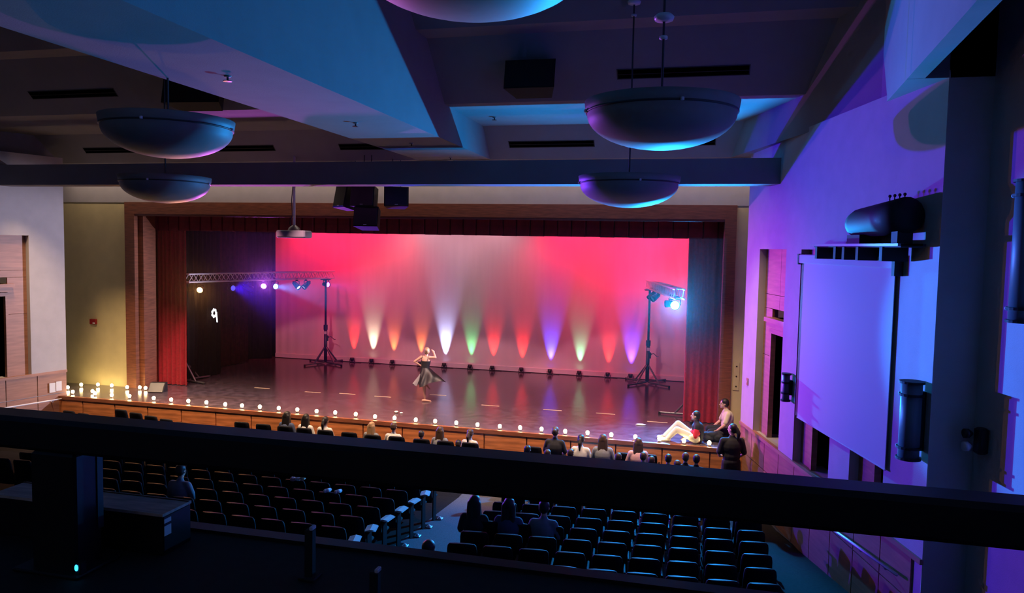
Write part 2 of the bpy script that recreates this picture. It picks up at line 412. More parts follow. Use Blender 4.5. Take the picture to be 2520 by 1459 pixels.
# backdrop
t = thing('cyclorama', 'huge pale fabric backdrop washed in red and pink light', 'backdrop', (-16.0, 26.36, 1.02))
rings = []
for k in range(13):
    z = 6.2 * (1 - k / 12); row = []
    for i in range(161):
        x = 15.75 * i / 160
        edge = math.exp(-x / 1.6) + .7 * math.exp(-(15.75 - x) / 1.6)
        o = .006 * math.sin(x * 5.1) + edge * (.022 * math.sin(x * 17 + .6 * math.sin(x * 3)) + .012 * math.sin(x * 31)) * (.4 + .6 * k / 12)
        row.append((x, o, z))
    rings.append(row)
obj('cloth', G().loft(rings, closed=False).loft([[(0, .03, 6.2), (15.75, .03, 6.2)], [(0, .03, 0), (15.75, .03, 0)]], closed=False), 'cyc', t, True)
obj('bottom_hem', G().box((0, -.03, .0), (15.75, .02, .16)), 'cyc', t)
obj('pipe', G().tube((0, 0, 6.22), (15.75, 0, 6.22), .03), 'steel_dark', t)

# glowing nine
t = thing('glowing_number', 'small glowing white nine hanging before the black wing curtain', 'sign', (-15.53, 21.85, 2.85))
gg = G()
for k in range(7):
    a = 2 * PI * k / 7; gg.ball((0, .105 * math.cos(a), .27 + .115 * math.sin(a)), (.02, .05, .05), 8, 6)
obj('loop', gg, 'nine_glow', t, True)
obj('stem', G().cap((0, .115, .28), (.0, .155, -.03), .022, .022), 'nine_glow', t, True)
obj('wire', G().pipe([(0, 0, .38), (0, 0, 3.77), (-.2, 0, 3.77)], .004, 5), 'black', t)

# ================================================================== TRUSSES, STANDS AND LAMPS
def truss(name, label, A, B, h=.25):
    A, B = Vector(A), Vector(B); L = (B - A).length
    t = thing(name, label, 'truss', A, math.atan2(B.y - A.y, B.x - A.x))
    ch = G().tube((0, 0, 0), (L, 0, 0), .025, n=10).mesh('chord')
    for y in (-h / 2, h / 2):
        for z in (0, h): obj('chord', ch, 'alu', t, loc=(0, y, z))
    n = int(L / .32); st = L / n
    br = G().tube((0, 0, 0), (st / 2, 0, h), .011, n=6).mesh('brace'); br2 = G().tube((st / 2, 0, h), (st, 0, 0), .011, n=6).mesh('brace')
    for i in range(n):
        for y in (-h / 2, h / 2):
            obj('brace', br, 'alu', t, loc=(i * st, y, 0)); obj('brace', br2, 'alu', t, loc=(i * st, y, 0))
    cr = G().tube((0, -h / 2, 0), (0, h / 2, 0), .011, n=6).mesh('cross_brace')
    for i in range(0, n + 1, 2):
        for z in (0, h): obj('cross_brace', cr, 'alu', t, loc=(i * st, 0, z))
    return t
LA, LB = (-13.40, 26.0, 4.2), (-15.55, 20.5, 4.2)
RA, RB = (-1.63, 25.95, 4.2), (-.485, 20.5, 4.2)
truss('lighting_truss', 'silver lattice lighting truss on the left side of the stage', LA, LB)
truss('lighting_truss', 'silver lattice lighting truss by the right curtain', RA, RB)
def stand(label, x, y, rz, htop=4.165, winch_side=1):
    t = thing('lighting_stand', label, 'stand', (x, y, 1.0), rz); H = htop - 1.0
    obj('lower_pole', G().tube((0, 0, .06), (0, 0, 1.35), .062, n=14), 'steel_dark', t, True)
    obj('upper_pole', G().tube((0, 0, 1.35), (0, 0, H), .04, n=12), 'steel_dark', t, True)
    obj('collar', G().tube((0, 0, 1.28), (0, 0, 1.46), .078, n=14), 'black_satin', t)
    obj('label_plate', G().box((-.045, -.075, 1.12), (.045, -.062, 1.22)), 'white_gloss', t)
    wn = obj('winch', G().tube((winch_side * .05, -.04, 1.0), (winch_side * .05, .06, 1.0), .07, n=12).box((winch_side * .05 - .05, -.05, .86), (winch_side * .05 + .05, .05, 1.0)), 'black_satin', t)
    obj('crank', G().pipe([(winch_side * .1, 0, 1.0), (winch_side * .2, 0, 1.02), (winch_side * .3, 0, .92), (winch_side * .36, 0, .92)], .012), 'steel_dark', wn)
    obj('top_plate', G().box((-.17, -.17, H - .03), (.17, .17, H)), 'steel_dark', t)
    for k in range(4):
        a = PI / 4 + k * PI / 2; c, s = math.cos(a), math.sin(a)
        lg = obj('leg', G().tube((c * .05, s * .05, .06), (c * .95, s * .95, .05), .03, n=8), 'pole_grey', t)
        obj('strut', G().tube((c * .05, s * .05, .62), (c * .52, s * .52, .06), .028, n=8), 'pole_grey', lg)
        obj('foot', G().tube((c * .93, s * .93, .0), (c * .93, s * .93, .07), .035, n=8), 'black', lg)
    return t
stand('dark tripod lighting stand in front of the left part of the backdrop', -13.47, 25.62, .35)
stand('dark tripod lighting stand before the right end of the backdrop', -1.60, 25.55, .15)
stand('lighting stand at the left curtain edge showing only its feet', -15.85, 20.78, .5, winch_side=-1)
stand('lighting stand hidden behind the right curtain with one foot showing', -.02, 20.85, .7)

LENS = {}
def lens_mat(c, s):
    k = (c, s)
    if k not in LENS: LENS[k] = glow('lens_%d' % len(LENS), c, s)
    return LENS[k]
def par(label, p, target, c, s, light=None, deg=120, group='lamps on the stage trusses', drop=.12, r=.10, blend=.6):
    """can lamp hanging below p, lens facing target"""
    p = Vector(p); d = (Vector(target) - p).normalized()
    t = thing('par_lamp', label, 'stage lamp', p, 0, group)
    q = d.to_track_quat('Z', 'Y').to_matrix().to_4x4(); T = Matrix.Translation((0, 0, -drop - .12)) @ q
    can = obj('can', G().lathe([(.03, -.20), (r * .72, -.17), (r * .85, -.05), (r, .06), (r, .14), (r * .93, .14), (r * .9, .09)], 18, mx=T), 'black_satin', t, True)
    obj('lens', G().lathe([(0.001, .095), (r * .9, .09), (r * .9, .085), (.001, .08)], 18, mx=T), lens_mat(c, s), t)
    obj('rear_cap', G().lathe([(.001, -.23), (.035, -.22), (.035, -.19)], 10, mx=T), 'black', can)
    side = d.cross(Vector((0, 0, 1))).normalized() * (r + .02); c0 = Vector((0, 0, -drop - .12))
    obj('yoke', G().pipe([c0 + side, c0 + side + Vector((0, 0, .15)), Vector((0, 0, -.06)), c0 - side + Vector((0, 0, .15)), c0 - side], .012, 6), 'black', t)
    obj('clamp', G().box((-.03, -.03, -.07), (.03, .03, .03)), 'black', t)
    ax = Vector((.93, -.36, 0)) if p.x < -8 else Vector((-.98, -.2, 0))
    obj('hanger_bar', G().tube(ax * -.14, ax * .14, .016, n=6), 'black', t)
    if light:
        spot('par_beam', p + c0 + d * .15, p + c0 + d * 3, light[0], light[1], deg, blend, .07)
    return t
def on(A, B, t, side=0.0):
    A, B = Vector(A), Vector(B); return A + (B - A) * t
HOUSE_R = (4, 9, 4.5)
par('orange glowing stage lamp at the curtain end of the left truss', on(LA, LB, .92), (-9, 8, 1.5), (1, .42, .10), 18, ((1, .40, .12), 700), 100)
par('dim blue stage lamp on the left truss, second from the curtain', on(LA, LB, .73), (2.2, 12.6, 4.6), (.12, .10, 1), 1.0, ((.05, .006, 1), 17000), 44, blend=1.0)
par('unlit clamp lamp at the middle of the left truss', on(LA, LB, .62), (-12, 26, 2), (.05, .05, .05), .1)
par('pink glowing stage lamp in the middle of the left truss', on(LA, LB, .52), (-5.5, 12, 8.2), (1, .22, .75), 10, ((.75, .14, 1), 2600), 60, blend=.8)
par('bright blue stage lamp near the edge of the backdrop', on(LA, LB, .44), (2.3, 8.9, 4.7), (.10, .28, 1), 14, ((.005, .26, 1), 34000), 13, blend=.3)
par('pale lamp on the left truss turned towards the stage floor, left of a pair', on(LA, LB, .28), (-9, 23, .5), (1, .75, .85), 1.6, ((1, .8, .9), 90), 60)
par('pale lamp on the left truss turned towards the backdrop, right of a pair', on(LA, LB, .21), (-15.5, 22, 1.5), (1, .6, .8), 1.2)
par('magenta glowing stage lamp on top of the left tripod stand', on(LA, LB, .05), (1.0, 18.0, 3.7), (1, .08, .9), 10, ((.78, .09, 1), 13500), 27, blend=1.0)
par('dark lamp on the right truss above the tripod pole', on(RA, RB, .08), (-5, 23, .5), (.3, .2, .25), .3)
par('second dark lamp on the right truss tilted downwards', on(RA, RB, .22), (-6, 20, .5), (.1, .3, .4), .3)
par('brilliant cyan stage lamp beside the right curtain', on(RA, RB, .86), (.6, 9, 4.2), (.05, .62, 1), 40, ((.01, .33, 1), 11000), 140, drop=.10, r=.13, blend=1.0)
par('small warm lamp tucked beside the brilliant cyan lamp', on(RA, RB, .72), (-17.7, 17, 3.4), (1, .5, .3), 1.5, ((.74, .70, 1), 7500), 30)

# uplights along the foot of the backdrop
UP = [(-12.67, 'red', (1, .02, .01), 60), (-11.88, 'warm white', (1, .85, .55), 60), (-11.04, 'orange', (1, .18, .04), 45), (-9.95, 'orange', (1, .18, .04), 45),
      (-9.00, 'pale blue white', (.50, .56, 1), 170), (-8.01, 'green', (.08, 1, .30), 34), (-7.17, 'red', (1, .02, .01), 65), (-6.09, 'red', (1, .02, .01), 65),
      (-5.05, 'deep blue', (.06, .06, 1), 150), (-4.0, 'mint green', (.25, 1, .5), 34), (-3.0, 'red', (1, .02, .01), 65), (-2.21, 'violet blue', (.12, .04, 1), 150)]
WHERE = ['nearest the left tripod stand', 'throwing the tall cream streak', 'third from the left tripod stand', 'behind the dancer', 'right of the dancer throwing the tallest streak', 'with the bright green streak',
         'just right of the bright green one', 'just left of the deep blue one', 'in the right half of the backdrop', 'between the blue and the red one', 'left of the violet one', 'nearest the right tripod stand']
for (x, nm, c, p), wh in zip(UP, WHERE):
    t = thing('floor_uplight', '%s floor uplight below the backdrop %s' % (nm, wh), 'uplight', (x, 26.19, 1.0), 0, 'uplights along the backdrop')
    T = Matrix.Translation((0, 0, .12)) @ Matrix.Rotation(-.05, 4, 'X')
    obj('can', G().lathe([(.02, -.07), (.06, -.06), (.075, 0), (.08, .07), (.072, .07), (.07, .04)], 14, mx=T), 'black_satin', t, True)
    obj('lens', G().lathe([(.001, .055), (.07, .05), (.07, .045), (.001, .04)], 14, mx=T), lens_mat(tuple(c), 5.0), t)
    obj('yoke', G().pipe([(-.095, 0, .12), (-.095, 0, .012), (.095, 0, .012), (.095, 0, .12)], .010, 6), 'black', t)
    obj('cable', G().pipe([(.06, .05, .03), (.2, .06, .012), (.34, .07, .012)], .008, 5), 'black', t)
    spot('uplight_beam', (x, 26.22, 1.22), (x, 26.36, 2.5), c, p * 5.0, 35, 1.0, .03)

# ================================================================== CANDLE LIGHTS ON THE STAGE
def candle(label, group):
    t = thing('candle_light', label, 'candle', (0, 0, 1.0), 0, group)
    obj('cup', G().lathe([(.001, .004), (.035, .004), (.042, .035), (.036, .035), (.03, .012)], 10), 'candle_cup', t, True)
    obj('flame_globe', G().ball((0, 0, .075), (.046, .046, .050), 10, 7), 'candle_glow', t, True)
    return t
c0 = candle('round glowing candle light in the row along the front edge of the stage', 'candle lights along the stage edge')
EDGE = [(-16.1, 17.95), (-15.55, 18.0), (-14.73, 17.98), (-14.15, 17.96), (-13.6, 17.96), (-13.02, 17.95), (-12.4, 17.9), (-11.89, 17.91), (-11.36, 17.93), (-10.8, 17.94), (-10.25, 17.94), (-9.68, 17.93), (-9.15, 17.94),
        (-8.56, 17.93), (-7.98, 17.84), (-7.45, 17.86), (-6.86, 17.83), (-6.35, 17.85), (-5.79, 17.85), (-5.23, 17.83), (-4.66, 17.84), (-4.15, 17.86), (-3.62, 17.89), (-3.03, 17.85), (-2.49, 17.88),
        (-1.92, 17.87), (-1.35, 17.84), (-.79, 17.85), (-.23, 17.83), (.34, 17.82)]
for i, (x, y) in enumerate(EDGE):
    lb = 'round glowing candle light on the front stage edge, %s from the left' % nth(i + 1)
    if i == 0: c0.location = (x, y, 1.004); c0['label'] = lb
    else: dup(c0, (x, y, 1.004), label=lb)
cl = candle('glowing candle light on the stage corner before the yellow wall', 'candle lights before the yellow wall')
WC = ['farthest left', 'lowest at the left corner', 'second at the wall foot', 'left of the close pair', 'right of the close pair', 'third at the wall foot', 'fourth at the wall foot', 'at the wall end', 'at the wooden jamb', 'beside the black wedge']
for i, (x, y) in enumerate([(-18.12, 18.48), (-17.48, 18.0), (-18.11, 18.97), (-17.03, 18.25), (-16.73, 18.02), (-17.66, 19.14), (-17.18, 19.16), (-16.56, 19.08), (-16.2, 19.18), (-15.98, 19.16)]):
    lb = 'glowing candle light before the yellow wall, %s' % WC[i]
    if i == 0: cl.location = (x, y, 1.0); cl['label'] = lb
    else: dup(cl, (x, y, 1.0), label=lb)
# low black monitor box behind the last candle
t = thing('monitor_wedge', 'low black wedge monitor speaker beside the candles at the left jamb', 'speaker', (-15.52, 19.1, 1.0), .3)
obj('cabinet', G().extx([(-.15, 0), (.2, 0), (.2, .26), (.05, .26)], -.22, .22), 'black', t)
obj('grille', G().extx([(-.155, .02), (.04, .255), (.03, .26), (-.165, .025)], -.2, .2), 'black_satin', t)
# tape marks on the stage floor
tp = G().box((-.26, -.025, 0), (.26, .025, .003)).mesh('tape_mark')
WT = ['far left near the truss foot', 'under the cream reflection', 'left of the dancer near the white streak', 'left of the bare foot', 'on the red reflection', 'on the blue reflection', 'on the right red reflection', 'beside the seated person', 'right of the bare foot']
for (x, y), wt in zip([(-12.98, 20.61), (-11.22, 20.54), (-10.14, 20.66), (-8.98, 20.61), (-5.63, 20.45), (-3.84, 20.44), (-2.37, 20.46), (-.95, 19.9), (-7.53, 21.39)], WT):
    tag(obj('tape_mark', tp, 'tape', loc=(x, y, 1.0)), 'short pale tape mark on the stage floor %s' % wt, 'tape', 'tape marks on the stage')
t = thing('flower_petals', 'tiny white crumpled petals lying on the stage floor left of the dancer', 'petals', (-7.76, 18.72, 1.0))
obj('petal', G().ball((0, 0, .03), (.06, .05, .03), 8, 5), 'paper', t, True); obj('petal', G().ball((.16, -.04, .02), (.05, .04, .02), 8, 5), 'paper', t, True)
t = thing('fallen_cloth', 'small pale cloth lying on the stage floor near the seated person', 'cloth', (-1.34, 19.41, 1.0))
obj('cloth', G().ball((0, 0, .015), (.14, .06, .025), 10, 5), 'paper', t, True)

# ================================================================== CEILING FITTINGS
def pendant(label, x, y, zr, ztop, can_z=None):
    t = thing('pendant_light', label, 'pendant light', (x, y, zr), 0, 'bowl pendant lights')
    prof = [(.80, .04), (.85, .035), (.838, -.046), (.819, -.093)]
    for k in range(1, 13):
        a = k / 12 * PI / 2; prof.append((.819 * math.cos(a) + .001, -.093 - .386 * math.sin(a)))
    bowl = obj('bowl', G().lathe(prof, 56), 'bowl', t, True)
    obj('bowl_inside', G().lathe([(.79, .03), (.7, -.15), (.001, -.4)], 40), 'bowl', bowl, True)
    obj('band', G().lathe([(.824, -.07), (.836, -.073), (.836, -.089), (.819, -.093)], 56), 'bowl_band', t, True)
    kn = G().lathe([(.001, -.02), (.02, -.015), (.02, .015), (.001, .02)], 8).mesh('knob')
    for k in range(4):
        a = k * PI / 2 + .3; obj('knob', kn, 'alu', t, loc=((.842) * math.cos(a), .842 * math.sin(a), -.08))
    obj('rod', G().tube((0, 0, -.2), (0, 0, ztop - zr), .014, n=8), 'steel_dark', t)
    cz = (can_z if can_z else ztop - .1) - zr
    obj('canopy', G().lathe([(.02, -.03), (.10, -.015), (.112, .023), (.08, .054), (.02, .07)], 18, c=(0, 0, cz)), 'alu', t, True)
    obj('coupler', G().lathe([(.02, -.02), (.045, -.015), (.045, .015), (.02, .02)], 14, c=(0, 0, cz - .20)), 'alu', t, True)
    return t
pendant('large grey bowl pendant below the bright blue soffit on the right', -0.48, 8.67, 7.09, 10.4, 8.03)
pendant('smaller looking grey bowl pendant before the beam, right of the speakers', -1.21, 12.93, 6.67, 9.66)
pendant('large grey bowl pendant hanging at the left of the ceiling', -6.99, 8.87, 7.08, 10.4)
pendant('smaller looking grey bowl pendant before the beam above the yellow wall', -10.25, 12.91, 6.70, 9.66)
pendant('grey bowl pendant cut off by the top of the picture', -1.53, 4.87, 7.51, 10.4)
# slot diffusers in the sloped panels
def slot(label, x0, x1, y, z, slope, hgt=.16):
    t = thing('slot_vent', label, 'vent', ((x0 + x1) / 2, y, z), 0, 'dark slot vents in the ceiling'); t.rotation_euler = (slope, 0, 0)
    L = (x1 - x0) / 2
    obj('slot', G().box((-L, -hgt / 2, -.012), (L, hgt / 2, .02)), 'void', t)
    obj('frame', G().box((-L - .02, -hgt / 2 - .02, -.006), (L + .02, -hgt / 2, .02)).box((-L - .02, hgt / 2, -.006), (L + .02, hgt / 2 + .02, .02)).box((-L - .02, -hgt / 2, -.006), (-L, hgt / 2, .02)).box((L, -hgt / 2, -.006), (L + .02, hgt / 2, .02)), 'bowl_band', t)
    obj('blade', G().box((-L, -.008, -.016), (L, .008, -.01)), 'black', t)
s2 = math.atan2(7.66 - 8.37, 18.4 - 17.7); s1 = math.atan2(8.37 - 9.40, 14.87 - 13.8)
SY2, SZ2, SY1, SZ1 = 18.085, 7.979, 14.47, 8.755
for x0, x1, lb in ((-16.99, -14.97, 'dark slot vent in the lower ceiling panel, left of the left bowl pendant'), (-13.07, -11.02, 'dark slot vent in the lower ceiling panel, right of the left bowl pendant'),
                   (-9.12, -7.1, 'dark slot vent in the lower panel running under the purple beam'), (-4.61, -2.55, 'dark slot vent in the lower panel right of the blue beam face'),
                   (-1.86, .23, 'dark slot vent in the lower panel behind the right bowl pendant')):
    slot(lb, x0 * 1.0, x1 * 1.0, SY2, SZ2, s2)
slot('dark slot vent in the upper ceiling panel at the far left', -15.05, -12.76, SY1, SZ1, s1, .18)
slot('dark slot vent in the upper ceiling panel above the right bowl pendant', -1.62, .73, SY1, SZ1, s1, .18)
# sprinklers
def sprinkler(x, y, z, lb):
    t = thing('sprinkler', lb, 'sprinkler', (x, y, z), 0, 'ceiling sprinklers')
    obj('stem', G().tube((0, 0, 0), (0, 0, -.07), .014, n=8), 'steel_dark', t); obj('plate', G().lathe([(.001, -.075), (.055, -.07), (.06, -.062), (.001, -.06)], 10), 'steel_dark', t)
    obj('rosette', G().lathe([(.05, 0), (.04, -.015), (.015, -.02)], 10), 'bowl', t)
for x, y, z, lb in ((-6.1, 8.9, 7.66, 'sprinkler under the purple beam nearest the balcony'), (-6.08, 12.66, 7.66, 'second sprinkler under the purple beam from the balcony'), (-6.06, 15.32, 7.66, 'third sprinkler under the purple beam from the balcony'),
                    (-6.05, 17.88, 7.66, 'sprinkler under the purple beam nearest the stage'), (-4.56, 16.49, 8.37, 'sprinkler on the bright blue soffit right of the beam')):
    sprinkler(x, y, z, lb)
# loudspeakers
def speaker(name, label, loc, sx, sy, sz, rx=0, rz=0, group=None, hang=None, badge=True):
    t = thing(name, label, 'speaker', loc, 0, group); t.rotation_euler = (rx, 0, rz)
    obj('cabinet', G().loft([[(-sx / 2, -sy / 2, z), (sx / 2, -sy / 2, z), (sx / 2 * .72, sy / 2, z), (-sx / 2 * .72, sy / 2, z)] for z in (-sz / 2, sz / 2)], cap=True), 'black', t)
    obj('grille', G().bbox((-sx / 2 + .02, -sy / 2 - .018, -sz / 2 + .02), (sx / 2 - .02, -sy / 2, sz / 2 - .02), .006), 'black_satin', t)
    if badge: obj('badge', G().box((-.04, -sy / 2 - .022, -sz / 2 + .035), (.04, -sy / 2 - .017, -sz / 2 + .05)), 'white_gloss', t)
    if hang: obj('hanger', G().tube((-.1, 0, sz / 2), (-.1, 0, sz / 2 + hang), .012, n=6).tube((.1, 0, sz / 2), (.1, 0, sz / 2 + hang), .012, n=6), 'steel_dark', t)
speaker('ceiling_speaker', 'black ceiling loudspeaker right of the blue beam face', (-3.2, 14.2, 8.66), .96, .5, .55, -.2, 0, None, .6, False)
speaker('ceiling_speaker', 'black ceiling loudspeaker partly hidden by the purple beam at left', (-10.5, 14.25, 8.6), 1.3, .5, .55, -.2, .1, None, .6, False)
speaker('cluster_speaker', 'left angled black loudspeaker of the hanging centre cluster', (-9.05, 18.35, 6.70), .55, .4, .62, -.2, -.55, 'hanging speaker cluster', .9)
speaker('cluster_speaker', 'upper middle black loudspeaker of the hanging centre cluster', (-8.42, 18.15, 6.69), .66, .45, .52, -.12, 0, 'hanging speaker cluster', .9)
speaker('cluster_speaker', 'lower middle black loudspeaker of the hanging centre cluster', (-8.36, 18.2, 6.15), .64, .5, .52, -.2, .12, 'hanging speaker cluster', .06)
speaker('cluster_speaker', 'right black loudspeaker of the hanging centre cluster', (-7.64, 18.3, 6.69), .62, .45, .50, -.12, .4, 'hanging speaker cluster', .9)
# projector
t = thing('projector', 'grey video projector hanging on a pole before the valance', 'projector', (-10.55, 18.3, 5.72), .12)
obj('body', G().bbox((-.40, -.26, -.10), (.40, .26, .10), .03), 'tube_grey', t)
obj('lens', G().lathe([(.10, 0), (.10, .1), (.085, .1), (.001, .06)], 16, c=(.15, .26, 0), mx=Matrix.Rotation(-PI / 2, 4, 'X')), 'black_satin', t, True)
obj('mount', G().lathe([(.17, .10), (.14, .17), (.05, .24)], 14), 'pole_grey', t, True)
obj('pole', G().tube((0, 0, .2), (0, 0, 2.1), .035, n=10), 'alu', t, True)
obj('cable', G().pipe([(-.05, .04, 1.34), (-.09, .04, .9), (-.07, .04, .5), (-.14, .04, .3), (-.1, .04, .15)], .012, 6), 'black', t)

# ================================================================== FITTINGS ON THE WALLS
def on_wall(W, t): t.location = W.location; t.rotation_euler = W.rotation_euler; return t
t = thing('fire_alarm', 'small dark red fire alarm box on the yellow wall', 'alarm', (-18.01, 19.40, 2.96))
obj('box', G().bbox((-.11, -.06, -.08), (.11, .02, .08), .01), 'alarm_red', t); obj('strobe', G().box((.02, -.075, -.06), (.09, -.05, -.02)), 'white_gloss', t)
t = on_wall(WL, thing('notice_papers', 'two white paper sheets pinned to the left wood panels', 'paper'))
obj('sheet', G().box((.18, .045, 1.16), (.34, .052, 1.43)), 'paper', t); obj('sheet', G().box((.36, .045, 1.14), (.53, .052, 1.41)), 'paper', t)
# the hanging screen
t = on_wall(WR, thing('projection_screen', 'large lowered projection screen on the right wall glowing violet', 'screen'))
obj('case', G().bbox((3.42, -.12, 5.30), (6.80, -.005, 5.46), .012), 'screen', t)
obj('fabric', G().box((3.50, -.05, 2.50), (6.75, -.04, 5.31)), 'screen', t)
obj('dark_edge', G().box((3.40, -.05, 2.52), (3.50, -.005, 5.30)), 'black', t)
obj('weight_bar', G().tube((3.48, -.045, 2.50), (6.76, -.045, 2.50), .014, n=8), 'screen', t)
obj('end_cap', G().box((6.80, -.125, 5.20), (6.88, -.005, 5.47)), 'black', t)
obj('end_cap', G().box((3.36, -.125, 5.28), (3.42, -.005, 5.47)), 'black', t)
# shelf bracket and the barrel light lying on it
t = on_wall(WR, thing('wall_shelf', 'dark metal shelf bracket above the projection screen', 'shelf'))
obj('rail', G().box((4.72, -.42, 5.60), (7.52, -.38, 5.635)), 'pole_grey', t); obj('rail', G().box((4.72, -.1, 5.60), (7.52, -.06, 5.635)), 'black', t)
obj('shelf_board', G().box((4.75, -.38, 5.585), (7.52, -.1, 5.605)), 'black', t)
for s in (4.85, 5.55, 5.85, 6.3, 7.0): obj('post', G().box((s, -.40, 5.40), (s + .08, -.05, 5.59)), 'black', t)
t = on_wall(WR, thing('barrel_light', 'large black barrel shaped fixture lying on the wall shelf', 'stage fixture'))
rings = []
for s, r, z in ((5.86, .02, 5.92), (5.88, .11, 5.92), (5.96, .18, 5.925), (6.1, .21, 5.935), (6.8, .225, 5.97), (7.36, .235, 6.0), (7.38, .05, 6.0)):
    rings.append([(s, -.245 + r * math.cos(2 * PI * k / 18), z + r * math.sin(2 * PI * k / 18)) for k in range(18)])
obj('barrel', G().loft(rings, cap=True), 'black', t, True)
obj('yoke', G().box((6.0, -.40, 5.635), (6.4, -.10, 5.76)), 'black', t); obj('rear_foot', G().box((7.2, -.35, 5.635), (7.36, -.15, 5.8)), 'black', t)
for k in range(4):
    kb = obj('knob', G().tube((6.9 + .13 * k, -.245, 6.18), (6.9 + .13 * k, -.245, 6.26), .008, n=6).ball((6.9 + .13 * k, -.245, 6.27), .022, 8, 6), 'black', t)
# tubular sconces
def sconce(W, sg, s, z0, z1, r, label):
    t = on_wall(W, thing('wall_sconce', label, 'sconce', group='tubular wall sconces'))
    y = -sg * (r + .04)
    obj('tube', G().tube((s, y, z0), (s, y, z1), r, n=20), 'tube_grey', t, True)
    for z in (z0 - .02, z0 + .12, z1 - .16, z1):
        obj('ring', G().tube((s, y, z), (s, y, z + .03), r + .025, n=20), 'black', t)
    obj('back_plate', G().box((s - .05, min(0, -sg * .06), z0 + .1), (s + .05, max(0, -sg * .06), z1 - .1)), 'black', t)
    for z in (z0 + .13, z1 - .145): obj('stud', G().ball((s - r * .8, y - sg * r * .75, z), .025, 8, 6), 'alu', t)
sconce(WR, 1, 3.03, 2.72, 3.2, .065, 'small grey tube sconce between the first alcove and the screen')
sconce(WR, 1, 7.56, 2.9, 3.86, .125, 'long grey tube sconce right of the projection screen')
NRd = Vector((.24, -.97, 0)).normalized()
class NW: location = Vector((3.37, 10.42, 0)); rotation_euler = (0, 0, angR)
sconce(NW, 1, .98, 4.79, 6.31, .125, 'tube sconce cut off by the right edge of the picture')
t = on_wall(NW, thing('emergency_light', 'dark twin head emergency light on the right wall', 'emergency light'))
obj('housing', G().bbox((.18, -.12, 3.1), (.32, .0, 3.42), .02), 'black_satin', t)
obj('lamp_head', G().lathe([(.02, -.05), (.06, 0), (.06, .05), (.001, .03)], 12, c=(.17, -.17, 3.33), mx=Matrix.Rotation(PI / 2, 4, 'X')), 'black_satin', t, True)
obj('lamp_head', G().lathe([(.02, -.05), (.06, 0), (.06, .05), (.001, .03)], 12, c=(.17, -.17, 3.17), mx=Matrix.Rotation(PI / 2, 4, 'X')), 'alu', t, True)
t = on_wall(WR, thing('wall_plate', 'small purple tinted switch plate on the right wall by the stage', 'switch plate'))
obj('plate', G().bbox((.36, -.02, 2.52), (.46, .0, 2.68), .004), 'wood_wall', t); obj('toggle', G().box((.4, -.03, 2.58), (.42, -.015, 2.62)), 'white_gloss', t)
t = thing('wall_plate', 'white conduit plate with dots on the yellow strip right of the stage', 'switch plate', (.96, 19.42, 2.4))
obj('plate', G().bbox((-.07, -.02, -.35), (.07, 0, .35), .004), 'yellow_plaster', t)
for z in (-.25, 0, .25): obj('screw', G().ball((0, -.02, z), .02, 8, 5), 'black', t)

# ================================================================== BALCONY
led = struct('floor_balcony', G().box((-8, -3, 4.1), (5.2, 2.48, 4.4)), 'ledge')
obj('edge_trim', G().box((-8, 2.44, 4.37), (5.2, 2.5, 4.412)), 'rail', led)
t = thing('balcony_rail', 'thick dark wooden balcony rail crossing the whole picture', 'railing', (-2.04, 2.07, 4.4))
obj('top_beam', G().bbox((-6, -.06, .395), (7.2, .06, .505), .014), 'rail', t)
obj('post', G().bbox((-.09, -.06, 0), (.09, .055, .396), .008), 'rail', t)
obj('post', G().bbox((3.9, -.06, 0), (4.08, .055, .396), .008), 'rail', t)
obj('metal_edge', G().box((.088, .03, .12), (.094, .055, .375)), 'steel_dark', t)
obj('base_plate', G().bbox((-.13, -.10, 0), (.13, .09, .012), .004), 'black_satin', t)
t = thing('glint_bead', 'tiny glowing blue bead imitating a glint on the balcony ledge beside the post', 'glint', (-1.925, 2.0, 4.4))
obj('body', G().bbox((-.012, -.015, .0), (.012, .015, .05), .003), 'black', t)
obj('led', G().ball((0, -.017, .036), (.007, .004, .011), 8, 6), lens_mat((.03, .45, 1), 3.0), t, True)  # emissive bead stands in for a cyan glint of the stage light
t = thing('wooden_box', 'long low wooden box lying on the ledge behind the post', 'box', (-2.15, 2.285, 4.4))
obj('body', G().bbox((-.37, -.072, 0), (.37, .075, .14), .004), 'rail', t)
obj('lid', G().box((-.37, -.075, .14), (.37, .078, .15)), 'bench_wood', t)
obj('lip', G().box((-.37, .062, .15), (.37, .068, .153)), 'rail', t)
obj('sticker', G().box((.371, -.07, .07), (.3725, -.035, .105)), 'paper', t); obj('sticker', G().box((.371, -.07, .115), (.3725, -.035, .13)), 'paper', t)
for lb, x, y, h in (('slim black post with a silver cap on the ledge left of the aisle', -1.21, 2.2, .165), ('slim black post with a silver cap on the ledge below the aisle', -.935, 2.1, .10)):
    t = thing('stub_post', lb, 'post', (x, y, 4.4))
    obj('post', G().bbox((-.014, -.014, 0), (.014, .014, h), .003), 'black', t); obj('cap', G().bbox((.004, -.016, h), (.016, .012, h + .012), .002), 'alu', t); obj('foot', G().bbox((-.03, -.03, 0), (.03, .03, .01), .003), 'black', t)

